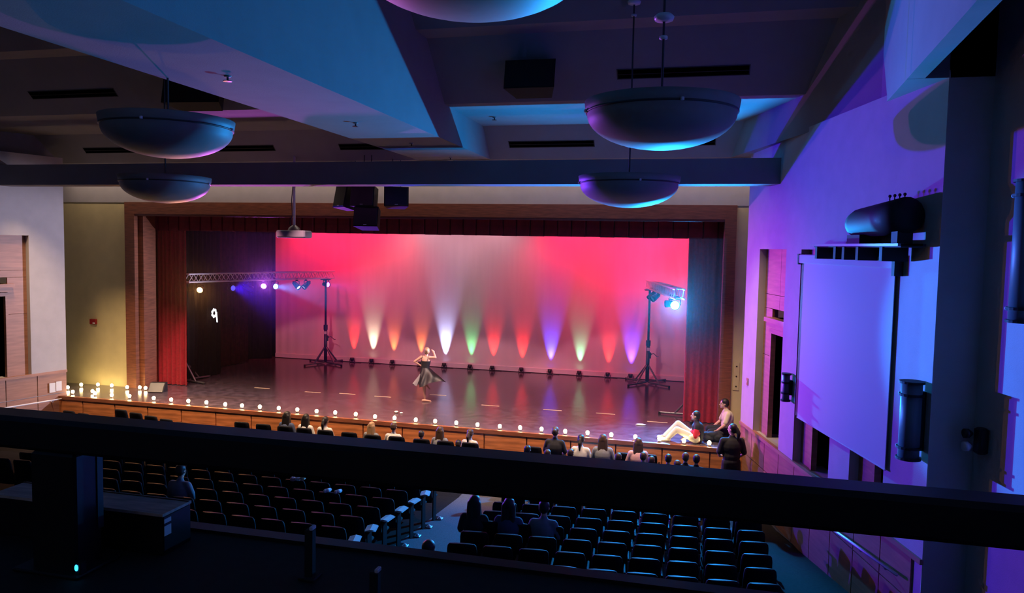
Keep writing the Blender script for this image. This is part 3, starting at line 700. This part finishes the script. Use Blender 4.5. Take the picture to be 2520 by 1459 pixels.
# ================================================================== THEATRE SEATS
def seat_proto(label, group):
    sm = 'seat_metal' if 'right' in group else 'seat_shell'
    t = thing('theatre_seat', label, 'seat', (0, 0, 0), 0, group)
    # faces +y (towards the stage)
    rings = []
    for z, dy, wd in ((.36, .0, .21), (.40, -.01, .215), (.62, -.045, .215), (.80, -.075, .21), (.86, -.085, .20), (.885, -.088, .175)):
        rings.append([(-wd, dy - .02, z), (-wd * .5, dy - .045, z), (wd * .5, dy - .045, z), (wd, dy - .02, z), (wd, dy + .01, z), (wd * .5, dy + .03, z), (-wd * .5, dy + .03, z), (-wd, dy + .01, z)])
    obj('backrest', G().loft(rings, cap=True), 'seat_shell', t, True)
    obj('cushion', G().bbox((-.205, .0, .37), (.205, .36, .45), .03), 'seat_fabric', t)
    obj('armrest', G().bbox((.222, -.02, .60), (.256, .30, .635), .01), 'seat_shell', t)
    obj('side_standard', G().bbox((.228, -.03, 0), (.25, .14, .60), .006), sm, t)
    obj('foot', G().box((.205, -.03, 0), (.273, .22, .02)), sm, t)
    return t
first = {}
def seat(x, y, rz, label, group, dz=0.0):
    if group not in first:
        t = seat_proto(label, group); first[group] = t; t.location = (x, y, FLOOR(y) + dz); t.rotation_euler = (0, 0, rz); return t
    return dup(first[group], (x, y, FLOOR(y) + dz), rz, label, group)
ORD = ['first', 'second', 'third', 'fourth', 'fifth', 'sixth', 'seventh', 'eighth', 'ninth']
# left block: straight rows ending at the pale aisle
LROWS = [13.62, 13.02, 12.42, 11.82, 11.22, 10.62, 10.02]
for k, y in enumerate(LROWS):
    for i in range(17 if k < 4 else 12):
        x = -5.10 - .5 * i
        lb = 'dark seat left of the aisle, %s visible row from the rail, %s from the aisle' % (ORD[k], nth(i + 1))
        if i == 0: lb = 'dark aisle seat left of the pale aisle, %s visible row from the rail' % ORD[k]
        seat(x, y, 0, lb, 'seats left of the aisle')
# right block: rows fanned a little
for k in range(8):
    y0 = 12.95 - .60 * k
    for i in range(9):
        x = -3.1 + .5 * i; y = y0 + (x + 3.1) * .105
        lim = 1.0 + .247 * (17.9 - y) - .55
        if x > lim: continue
        seat(x, y, .105, 'dark seat right of the aisle, %s visible row from the rail, %s from the aisle' % (ORD[k], nth(i + 1)), 'seats right of the aisle')
# front row in front of the stage
FX = [(-11.26, 17.03), (-10.62, 17.0), (-10.0, 16.98), (-9.45, 16.95), (-8.85, 16.92), (-8.2, 16.9), (-7.55, 16.85), (-6.95, 16.88), (-6.3, 16.85), (-5.7, 16.85), (-5.1, 16.88), (-3.62, 17.0), (-3.15, 17.05), (-2.6, 17.08), (-2.05, 17.1), (-1.5, 17.12), (-1.0, 17.15)]
for k, (x, y) in enumerate(FX):
    seat(x, y, 0, 'dark front row seat before the stage, %s from the left' % nth(k + 1), 'front row seats')
for i in range(5):
    seat(-15.0 + .52 * i, 17.14 - .06 * i, -.1, 'dark seat of the short far left front row, %s from the left' % nth(i + 1), 'far left front seats', .03 - .035 * i)
for i in range(3):
    seat(-16.6 + .5 * i, 17.05 - .03 * i, -.1, 'dark seat in the corner below the left candles, %s from the left' % nth(i + 1), 'corner seats', -.10 - .03 * i)
for i, x in enumerate((-3.5, -3.0, -2.5, -1.55, -1.0, -.5, .02)):
    seat(x, 15.82, 0, 'dark second row seat low behind the rail, %s from the left' % nth(i + 1), 'second row seats')
# programmes left on the aisle armrests, small aisle lamps at the feet
for k, y in enumerate(LROWS):
    t = thing('programme', 'white programme sheet on the aisle armrest of the %s row from the rail' % ORD[k], 'paper', (-4.85, y + .12, FLOOR(y) + .640), random.uniform(-.3, .3), 'programmes on the aisle armrests')
    obj('sheet', G().box((-.09, -.13, 0), (.09, .13, .004)), 'paper', t); obj('folded_leaf', G().loft([[(-.09, -.13, .004), (-.09, .13, .004)], [(.0, -.13, .03), (.0, .13, .03)], [(.08, -.12, .016), (.08, .12, .016)]], closed=False), 'paper', t)
    t = thing('aisle_lamp', 'small steel aisle foot bracket below the %s seat end from the rail' % ORD[k], 'bracket', (-4.76, y + .1, FLOOR(y) + .013), 0, 'aisle foot brackets')
    obj('plate', G().bbox((-.05, -.04, 0), (.05, .06, .02), .005), 'alu', t); obj('dome', G().ball((0, 0, .02), (.035, .035, .03), 8, 5), 'alu', t, True)

# ================================================================== PEOPLE
def setm(o, m):
    o.material_slots[0].link = 'OBJECT'; o.material_slots[0].material = MATS[m]
def hand(g, wrist, d, up, side=1, s=1.0):
    """palm and five bent fingers; d = direction of the fingers, up = back of the hand"""
    w = Vector(wrist); d = Vector(d).normalized(); u = Vector(up).normalized(); r = d.cross(u).normalized() * side
    g.ball(w + d * .045 * s, (.036 * s, .036 * s, .036 * s), 10, 8); g.cap(w, w + d * .08 * s, .024 * s, .030 * s, 8)
    for k, L in enumerate((.070, .078, .072, .058)):
        b = w + d * .075 * s + r * (.027 - .018 * k) * s; m = b + d * L * .55 * s - u * .008 * s; e = m + d * L * .40 * s - u * .028 * s
        g.cap(b, m, .0095 * s, .009 * s, 6); g.cap(m, e, .009 * s, .008 * s, 6)
    b = w + d * .025 * s + r * .028 * s; m = b + d * .032 * s + r * .028 * s; g.cap(b, m, .012 * s, .011 * s, 6); g.cap(m, m + d * .03 * s + r * .004 * s, .011 * s, .009 * s, 6)
def head(g, c, yaw=0.0, tilt=0.0, s=1.0):
    T = Matrix.Translation(c) @ Matrix.Rotation(yaw, 4, 'Z') @ Matrix.Rotation(tilt, 4, 'X')
    P = lambda x, y, z: T @ Vector((x * s, y * s, z * s))
    R3 = Matrix.Rotation(yaw, 4, 'Z') @ Matrix.Rotation(tilt, 4, 'X')
    g.ball(P(0, -.008, .025), (.076 * s, .096 * s, .088 * s), 14, 10, R3)       # skull
    g.ball(P(0, .022, -.045), (.058 * s, .066 * s, .068 * s), 12, 8, R3)        # jaw
    g.cap(P(0, .088, .0), P(0, .108, -.028), .010 * s, .015 * s, 8)              # nose
    g.ball(P(0, .076, -.062), (.024 * s, .014 * s, .008 * s), 8, 6, R3)         # lips
    g.ball(P(0, .066, -.098), (.024 * s, .02 * s, .016 * s), 8, 6, R3)          # chin
    for q in (-1, 1):
        g.ball(P(q * .078, -.008, -.012), (.010 * s, .022 * s, .032 * s), 8, 6, R3)   # ears
        g.ball(P(q * .03, .082, .028), (.022 * s, .010 * s, .007 * s), 8, 6, R3)      # brows
    return P
def eyes(parent, P, s=1.0):
    for q in (-1, 1): obj('eye', G().ball(P(q * .030, .088, .010), (.011 * s, .007 * s, .007 * s), 8, 6), 'eye', parent, True)
def hair(kind, P, s=1.0):
    g = G(); c = lambda x, y, z, rx, ry, rz: g.ball(P(x, y, z), (rx * s, ry * s, rz * s), 14, 10)
    c(0, -.022, .042, .088, .098, .088); c(0, -.05, .0, .084, .072, .085)
    if kind == 'bun': c(0, -.13, .045, .05, .045, .05)
    if kind == 'ponytail':
        g.cap(P(0, -.11, .02), P(0, -.155, -.07), .04 * s, .045 * s, 10); g.cap(P(0, -.155, -.07), P(0, -.14, -.23), .045 * s, .022 * s, 10)
    if kind == 'long':
        for x in (-.055, 0, .055): g.cap(P(x, -.06, .0), P(x * 1.35, -.085, -.27), .058 * s, .045 * s, 10)
        for x in (-1, 1): g.cap(P(x * .07, -.01, .0), P(x * .095, -.02, -.2), .03 * s, .028 * s, 8)
    return g
# ---- audience member sitting on a seat, facing the stage
HC = (0, .02, 1.165)
def sit_body():
    g = G(); head(g, HC)
    g.cap((0, -.01, .96), (0, .01, 1.10), .055, .05)
    for q in (-1, 1):
        g.cap((q * .17, -.02, .93), (q * .24, .02, .68), .048, .04); g.cap((q * .24, .02, .68), (q * .13, .26, .60), .04, .028); hand(g, (q * .13, .26, .60), (-q * .35, 1, -.1), (0, .1, 1), q, .95)
        g.cap((q * .09, .05, .48), (q * .11, .42, .50), .075, .056); g.cap((q * .11, .42, .50), (q * .11, .45, .12), .055, .036)
        g.cap((q * .11, .43, .05), (q * .12, .60, .04), .038, .03)
    g.cap((0, -.02, .5), (0, -.03, .9), .09, .09); g.ball((0, -.025, .82), (.155, .09, .17)); g.ball((0, 0, .52), (.15, .11, .10))
    g.cap((-.15, -.02, .945), (.15, -.02, .945), .05, .05)
    return fused('body', g, .017, 3)
def sit_shirt():
    g = G(); g.ball((0, -.025, .80), (.19, .13, .21)); g.ball((0, 0, .58), (.178, .145, .16)); g.cap((-.16, -.02, .935), (.16, -.02, .935), .063, .063)
    g.cap((0, -.01, .95), (0, -.005, 1.01), .075, .062)
    for q in (-1, 1): g.cap((q * .17, -.02, .925), (q * .235, .015, .72), .064, .058)
    return fused('shirt', g, .017, 3)
def sit_trousers():
    g = G(); g.ball((0, 0, .50), (.178, .145, .115))
    for q in (-1, 1): g.cap((q * .09, .05, .48), (q * .11, .42, .50), .088, .068); g.cap((q * .11, .42, .50), (q * .11, .45, .13), .067, .052)
    return fused('trousers', g, .02, 3)
SB, SS, ST = sit_body(), sit_shirt(), sit_trousers()
SB.materials.append(MATS['skin']); SS.materials.append(MATS['shirt_white']); ST.materials.append(MATS['trouser_dark'])
SH = {}
for kd in ('short', 'bun', 'ponytail', 'long'):
    P0h = lambda x, y, z: Vector(HC) + Vector((x, y, z)); SH[kd] = fused('hair', hair(kd, P0h), .014, 2); SH[kd].materials.append(MATS['hair_brown'])
SHOE = fused('shoe', G().cap((0, .0, .045), (.01, .17, .035), .045, .04), .015, 2); SHOE.materials.append(MATS['black'])
def sitter(label, x, y, z, scale, kd, hm, sm, skin='skin', yaw=0.0, group='audience in the front row'):
    t = thing('person', label, 'person', (x, y, z), yaw, group); t.scale = (scale,) * 3
    b = obj('body', SB, None, t); setm(b, skin)
    sh = obj('shirt', SS, None, t); setm(sh, sm)
    obj('trousers', ST, None, t)
    h = obj('hair', SH[kd], None, t); setm(h, hm)
    for q in (-1, 1): obj('shoe', SHOE, None, t, loc=(q * .11, .43, 0))
    return t
R1 = [(-10.01, 1.24, 'long', 'hair_black', 'shirt_blue', 'woman with long dark hair in dark clothes at the left end of the front row'),
      (-9.48, 1.21, 'long', 'hair_black', 'shirt_white', 'person with long black hair in a white shirt, second from left in front row'),
      (-8.95, 1.18, 'ponytail', 'hair_black', 'shirt_white', 'person with a low black ponytail in a white shirt left of the empty seats'),
      (-7.70, 1.14, 'long', 'hair_blonde', 'shirt_grey', 'person with long blonde hair sitting in the middle of the front row'),
      (-7.12, 1.16, 'short', 'hair_brown', 'shirt_white', 'short haired person in a white collared top right of the blonde one'),
      (-6.40, 1.02, 'short', 'hair_black', 'shirt_pink', 'person low in the seat with dark hair and a pale pink top'),
      (-5.92, 1.16, 'long', 'hair_brown', 'shirt_grey', 'person with long brown hair and grey top beside the low dark head'),
      (-5.17, 1.16, 'ponytail', 'hair_brown', 'shirt_white', 'person with brown ponytail in a white top, alone near the aisle'),
      (-3.12, 1.37, 'bun', 'hair_brown', 'shirt_black', 'person with a high brown bun and dark strapped dress in the front row'),
      (-2.52, 1.23, 'ponytail', 'hair_black', 'shirt_white', 'person with a thick black ponytail right of the high bun'),
      (-2.01, 1.28, 'long', 'hair_brown', 'shirt_grey', 'person with long light brown hair right of the black ponytail'),
      (-1.22, 1.26, 'long', 'hair_brown', 'shirt_pink', 'smaller person in a pale pink top at the right end of the front row')]
for x, zt, kd, hm, sm, lb in R1:
    sc = max(.82, min(1.0, zt / 1.285)); sitter(lb, x, 17.02, zt - 1.285 * sc, sc, kd, hm, sm, yaw=random.uniform(-.2, .2))
for (x, y), z0 in zip([(-5.55, 17.3)], [0]):
    sitter('small dark haired child between two front row seats', x, y, -.3, .85, 'short', 'hair_black', 'shirt_black')
R2 = [(-3.53, 1.17, 'crown of a dark head low above the rail below the empty right seats'), (-3.06, 1.15, 'crown of a head below the high bun'), (-2.58, 1.17, 'crown of a head below the black ponytail'),
      (-1.54, 1.20, 'round dark head in the second row right of the pink top'), (-1.03, 1.23, 'taller dark head in the second row before the bare apron'), (-.85, 1.19, 'small dark head tucked right of a taller one'),
      (-.51, 1.23, 'round head lit by the cyan glint on the rail'), (-.32, 1.15, 'lowest head right of the cyan glint'), (-.16, 1.29, 'left head of the touching pair at the right end'), (.06, 1.30, 'right head of the touching pair at the right end')]
for k, (x, zt, lb) in enumerate(R2):
    sitter(lb, x, 15.95 - .12 * (k % 2), zt - 1.285 * .84, .84, 'short', random.choice(['hair_black', 'hair_brown']), 'shirt_black', group='children sitting in the second row')
for x, y, kd, hm, sm, lb in ((-8.62, 11.16, 'short', 'hair_black', 'shirt_grey', 'lone dark figure with a pale sleeve in the seats left of the aisle'),
                             (-3.28, 11.1, 'long', 'hair_black', 'shirt_black', 'left one of three dark figures right of the aisle'),
                             (-2.74, 11.15, 'long', 'hair_black', 'shirt_blue', 'middle one of three dark figures right of the aisle with long hair'),
                             (-2.2, 11.2, 'short', 'hair_black', 'shirt_grey', 'right one of three dark figures right of the aisle'),
                             (-3.16, 8.70, 'short', 'hair_black', 'shirt_grey', 'round dark head right beside the aisle just above the ledge')):
    sitter(lb, x, y, FLOOR(y), .98, kd, hm, sm, group='dark figures among the seats')
aw = WR.matrix_basis
def wallpt(s, y): d = Vector((.24, -.97)).normalized(); n = Vector((.97, .24)).normalized(); return Vector((1.015, 17.9)) + d * s + n * y
p = wallpt(2.0, .66); sitter('dim figure sitting inside the first tall alcove of the right wall', p.x, p.y, 1.02, .9, 'short', 'hair_black', 'shirt_black', yaw=.9, group='figures in the alcoves')
p = wallpt(4.25, .66); sitter('dim figure with a lit phone inside the second alcove', p.x, p.y, 1.02, .9, 'short', 'hair_black', 'shirt_black', yaw=.9, group='figures in the alcoves')
# ---- the dancer, seen from behind, turning on one leg
t = thing('person', 'barefoot dancer in a black dress with a flying skirt turning on stage', 'person', (-7.57, 20.36, 1.0))
g = G(); P = head(g, (.045, .02, 1.455), .25, -.05, .92)
g.cap((.025, .0, 1.27), (.04, .01, 1.38), .05, .045)
g.cap((-.12, 0, 1.285), (.145, 0, 1.29), .045, .045)
g.cap((0.015, 0, 1.0), (.02, 0, 1.2), .085, .088); g.ball((.02, 0, 1.2), (.13, .08, .12))
g.cap((-.12, 0, 1.285), (-.31, -.02, 1.15), .043, .034); g.cap((-.31, -.02, 1.15), (-.17, .05, 1.04), .034, .024); hand(g, (-.17, .05, 1.04), (.8, .4, -.4), (-.3, -.2, 1), -1, .9)
g.cap((.145, 0, 1.29), (.30, .03, 1.29), .043, .034); g.cap((.30, .03, 1.29), (.235, .10, 1.40), .034, .024); hand(g, (.235, .10, 1.40), (-.5, .2, .8), (.8, -.2, .3), 1, .9)
g.ball((.01, 0, .90), (.145, .115, .13))
g.cap((.03, 0, .86), (-.015, -.01, .46), .085, .055); g.cap((-.015, -.01, .46), (.005, 0, .10), .052, .032); g.cap((-.03, -.015, .04), (.06, .01, .035), .03, .028); g.cap((.06, .01, .035), (.17, .02, .022), .028, .018)
g.ball((-.055, -.02, .035), (.03, .03, .03))
for k in range(5): g.cap((.15, .0 + .012 * k, .02), (.20 - .008 * k, .005 + .016 * k, .013), .010, .008, 6)
g.cap((-.03, .03, .86), (-.13, .20, .56), .085, .052); g.cap((-.13, .20, .56), (-.06, .42, .36), .05, .03); g.cap((-.06, .42, .36), (-.03, .5, .28), .028, .018)
body = obj('body', fused('body', g, .009, 3), 'skin', t)
obj('hair', fused('hair', hair('bun', P, .95), .012, 2), 'hair_blonde', t)
eyes(t, P, .92)
g = G()
n = 40; rings = []
for z, cx, rx, ry in ((1.185, .02, .150, .105), (1.13, .02, .142, .105), (1.06, .015, .125, .100), (1.0, .012, .118, .098), (.96, .012, .130, .108)):
    rings.append([(cx + rx * math.cos(2 * PI * k / n), ry * math.sin(2 * PI * k / n), z) for k in range(n)])
dress = obj('bodice', G().loft(rings), 'satin_black', t, True)
obj('strap', G().pipe([(-.06, -.10, 1.18), (-.075, -.085, 1.25), (-.07, -.02, 1.33)], .007, 6), 'satin_black', dress)
obj('strap', G().pipe([(.09, -.10, 1.18), (.11, -.085, 1.25), (.11, -.02, 1.33)], .007, 6), 'satin_black', dress)
rings = []; n = 96
for i in range(15):
    q = i / 14; row = []
    for k in range(n):
        a = 2 * PI * k / n; c, s_ = math.cos(a), math.sin(a)
        side = .5 + .5 * c                                   # 1 towards the right of the picture
        reach = .125 + q * (.03 + .43 * side ** 1.5); dep = .105 + q * .26
        wob = (math.sin(9 * a + 5 * q) * .022 + math.sin(5 * a - 3 * q) * .02) * q
        z = .985 - q * (.50 - .17 * side ** 3 + .05 * math.sin(a * 3 + 1)) + wob * .5
        z += .10 * max(0, -c) ** 2 * q
        row.append((.012 + (reach + wob) * c + .04 * q * q * side, (dep + wob) * s_ * (1 - .15 * q), z))
    rings.append(row)
g = G().loft(rings); g.loft([[(x * .985, y * .985, z + .004) for x, y, z in r] for r in rings])
obj('skirt', g, 'satin_black', t, True)
rings = []
for i in range(9):
    q = i / 8
    rings.append([(-.06 - .19 * q + (.03 + .05 * q) * math.cos(2 * PI * k / 24) + .012 * q * math.sin(6 * PI * k / 12), -.06 - .05 * q + (.02 + .05 * q) * math.sin(2 * PI * k / 24), .86 - .36 * q + .03 * q * math.sin(4 * PI * k / 24)) for k in range(24)])
obj('underskirt', G().loft(rings), 'satin_grey', t, True)

# ---- performer sitting on the stage edge, facing left
t = thing('person', 'performer sitting at the stage edge in black, red and cream with cream trousers', 'person', (.02, 18.06, 1.0), PI / 2)
# local +y is towards the left of the picture, local -x is towards the camera
g = G(); P = head(g, (0, .01, .63), 0, .1, .95)
g.cap((0, -.03, .46), (0, -.01, .56), .05, .047); g.cap((0, -.05, .10), (0, -.05, .40), .10, .095); g.cap((-.15, -.04, .43), (.15, -.04, .43), .055, .055)
ARM = [((-.17, -.04, .42), (-.23, .0, .20), (-.14, .20, .12)), ((.17, -.04, .42), (.22, .05, .22), (.12, .24, .20))]
for (a, b, c), q in zip(ARM, (-1, 1)):
    g.cap(a, b, .05, .042); g.cap(b, c, .04, .028); hand(g, c, (-q * .3, 1, -.25), (0, .2, 1), q)
LEG = [((-.09, .0, .10), (-.10, .42, .30), (-.10, .62, .08)), ((.09, .02, .10), (.10, .40, .40), (.10, .70, .08))]
for a, b, c in LEG: g.cap(a, b, .085, .06); g.cap(b, c, .058, .04); g.cap(c, (c[0], c[1] + .14, .045), .04, .032)
g.ball((0, -.02, .11), (.18, .14, .11))
obj('body', fused('body', g, .012, 3), 'skin', t); obj('hair', fused('hair', hair('short', P, .97), .013, 2), 'hair_black', t); eyes(t, P, .95)
g = G().ball((0, -.05, .37), (.20, .14, .13)); g.cap((-.16, -.04, .42), (.16, -.04, .42), .075, .075).cap((0, -.03, .44), (0, -.02, .50), .08, .066)
for a, b, c in ARM: g.cap(a, Vector(a).lerp(Vector(b), .35), .072, .068)
g.ball((0, -.13, .22), (.17, .07, .22))
obj('jacket_top', fused('jacket', g, .014, 3), 'shirt_black', t)
g = G().ball((0, -.03, .25), (.195, .145, .10))
for a, b, c in ARM: g.cap(Vector(a).lerp(Vector(b), .4), b, .072, .062)
obj('red_band', fused('red', g, .014, 3), 'cloth_red', t)
g = G().ball((0, -.02, .13), (.20, .15, .12))
for a, b, c in ARM: g.cap(b, Vector(b).lerp(Vector(c), .7), .058, .05)
obj('jacket_hem', fused('hem', g, .014, 3), 'trouser_cream', t)
g = G().ball((0, -.01, .11), (.185, .15, .105))
for a, b, c in LEG: g.cap(a, b, .10, .075); g.cap(b, c, .073, .058)
obj('trousers', fused('tr', g, .014, 3), 'trouser_cream', t)
for a, b, c in LEG: obj('shoe', fused('shoe', G().cap((c[0], c[1] - .02, .05), (c[0], c[1] + .15, .045), .05, .042), .014, 2), 'trouser_cream', t)

# ---- person in a cream shirt kneeling behind
t = thing('person', 'person in a cream tee shirt and black trousers kneeling by the right jamb', 'person', (.72, 18.75, 1.0), PI / 2 + .15)
g = G(); P = head(g, (0, .05, .83), 0, .0, .98)
g.cap((0, -.01, .64), (0, .02, .75), .055, .05); g.cap((0, -.05, .22), (0, -.04, .58), .10, .095); g.cap((-.17, -.03, .61), (.17, -.03, .61), .055, .055)
ARM = [((-.19, -.02, .60), (-.25, .07, .36), (-.20, .24, .20)), ((.19, -.02, .60), (.25, .08, .36), (.18, .26, .22))]
for (a, b, c), q in zip(ARM, (-1, 1)):
    g.cap(a, b, .05, .04); g.cap(b, c, .04, .028); hand(g, c, (-q * .1, 1, -.5), (0, .4, 1), q)
LEG = [((-.10, -.02, .20), (-.14, .38, .16), (-.12, .0, .06)), ((.10, -.02, .20), (.14, .38, .18), (.12, .02, .06))]
for a, b, c in LEG: g.cap(a, b, .09, .065); g.cap(b, c, .06, .04); g.cap(c, (c[0], c[1] - .14, .04), .036, .03)
g.ball((0, -.03, .2), (.18, .15, .13))
obj('body', fused('body', g, .012, 3), 'skin', t); obj('hair', fused('hair', hair('short', P, 1.0), .013, 2), 'hair_black', t); eyes(t, P, .98)
g = G().ball((0, -.045, .48), (.20, .15, .20)).ball((0, -.045, .33), (.19, .155, .18)).cap((-.17, -.03, .60), (.17, -.03, .60), .068, .068).cap((0, -.01, .62), (0, 0, .68), .08, .066)
for a, b, c in ARM: g.cap(a, Vector(a).lerp(Vector(b), .75), .07, .066)
obj('tee_shirt', fused('tee', g, .014, 3), 'shirt_cream', t)
g = G().ball((0, -.03, .19), (.195, .165, .13))
for a, b, c in LEG: g.cap(a, b, .105, .08); g.cap(b, c, .075, .055)
obj('trousers', fused('tr', g, .014, 3), 'trouser_dark', t)
for a, b, c in LEG: obj('shoe', fused('shoe', G().cap((c[0], c[1], .05), (c[0], c[1] - .18, .045), .046, .04), .014, 2), 'black', t)
# dark folded costume heap between the two performers
t = thing('costume_heap', 'heap of dark cloth on the stage between the two performers', 'cloth', (.42, 18.35, 1.0))
g = G(); rr = random.Random(4)
for k in range(14): g.ball((rr.uniform(-.16, .16), rr.uniform(-.12, .12), rr.uniform(.05, .2)), (rr.uniform(.08, .14), rr.uniform(.07, .12), rr.uniform(.05, .09)), 10, 7)
obj('cloth', fused('heap', g, .016, 2), 'trouser_dark', t)

# ---- person in black standing in front of the stage
t = thing('person', 'person dressed in black standing on the floor at the right stage corner', 'person', (.80, 16.95, 0), .25)
g = G(); P = head(g, (0, .01, 1.63), .8, 0, 1.0)
g.cap((0, -.01, 1.42), (0, .0, 1.55), .056, .05); g.cap((0, -.01, 1.0), (0, -.02, 1.32), .10, .10); g.cap((-.18, -.01, 1.39), (.18, -.01, 1.39), .055, .055)
ARM = [((-.20, -.01, 1.38), (-.27, .02, 1.10), (-.20, .20, .98)), ((.20, -.01, 1.38), (.28, .0, 1.10), (.20, .18, .96))]
for (a, b, c), q in zip(ARM, (-1, 1)):
    g.cap(a, b, .05, .04); g.cap(b, c, .04, .028); hand(g, c, (-q * .8, .8, -.1), (0, .2, 1), q)
LEG = [((-.10, 0, .90), (-.12, .04, .50), (-.12, -.01, .10)), ((.10, 0, .90), (.13, .02, .50), (.15, -.04, .10))]
for a, b, c in LEG: g.cap(a, b, .09, .06); g.cap(b, c, .062, .036); g.cap((c[0], c[1] - .02, .05), (c[0], c[1] + .15, .04), .04, .032)
g.ball((0, 0, .94), (.17, .13, .14))
obj('body', fused('body', g, .014, 3), 'skin', t); obj('hair', fused('hair', hair('ponytail', P, 1.0), .014, 2), 'hair_black', t); eyes(t, P, 1.0)
g = G().ball((0, -.015, 1.25), (.21, .15, .22)).ball((0, 0, 1.05), (.195, .15, .22)).cap((-.18, -.01, 1.385), (.18, -.01, 1.385), .068, .068).cap((0, -.01, 1.40), (0, 0, 1.47), .085, .068)
for a, b, c in ARM: g.cap(a, Vector(a).lerp(Vector(b), .9), .072, .066)
obj('tee_shirt', fused('tee', g, .016, 3), 'shirt_black', t)
g = G().ball((0, 0, .92), (.19, .15, .14))
for a, b, c in LEG: g.cap(a, Vector(a).lerp(Vector(b), .85), .11, .10)
obj('shorts', fused('sh', g, .016, 3), 'shirt_black', t)
for a, b, c in LEG: obj('shoe', fused('shoe', G().cap((c[0], c[1] - .03, .05), (c[0], c[1] + .16, .045), .05, .042), .015, 2), 'black', t)
# things left on the seats
t = thing('striped_bag', 'small bag with yellow and pink stripes hooked over a dark seat', 'bag', (-7.02, 12.30, FLOOR(12.42) + .89))
for k, m in enumerate(('shirt_pink', 'paper', 'shirt_cream')): obj('stripe', G().bbox((-.14 + .1 * k, -.05, -.02 + .02 * k), (-.05 + .1 * k, .05, .06 + .015 * k), .02), m, t)
t = thing('sneakers', 'pair of pale sneaker toes resting on a dark seat back', 'shoes', (-6.15, 11.70, FLOOR(11.82) + .885))
for x in (0, .2): obj('shoe', G().cap((x, 0, .03), (x + .05, .08, .035), .035, .03), 'paper', t, True)

# ================================================================== HAZE
hm = bpy.data.materials.new('haze'); hm.use_nodes = True; nt = hm.node_tree; nt.nodes.remove(nt.nodes['Principled BSDF'])
vsc = nt.nodes.new('ShaderNodeVolumeScatter'); vsc.inputs['Density'].default_value = .0008; vsc.inputs['Anisotropy'].default_value = .75
nt.links.new(vsc.outputs[0], nt.nodes['Material Output'].inputs['Volume']); MATS['haze'] = hm
hz = obj('stage_haze', G().box((-16.2, 15.2, 1.1), (.5, 25.9, 5.75)), 'haze'); hz['kind'] = 'stuff'
tag(hz, 'thin haze hanging in the air around the stage lamps', 'haze')
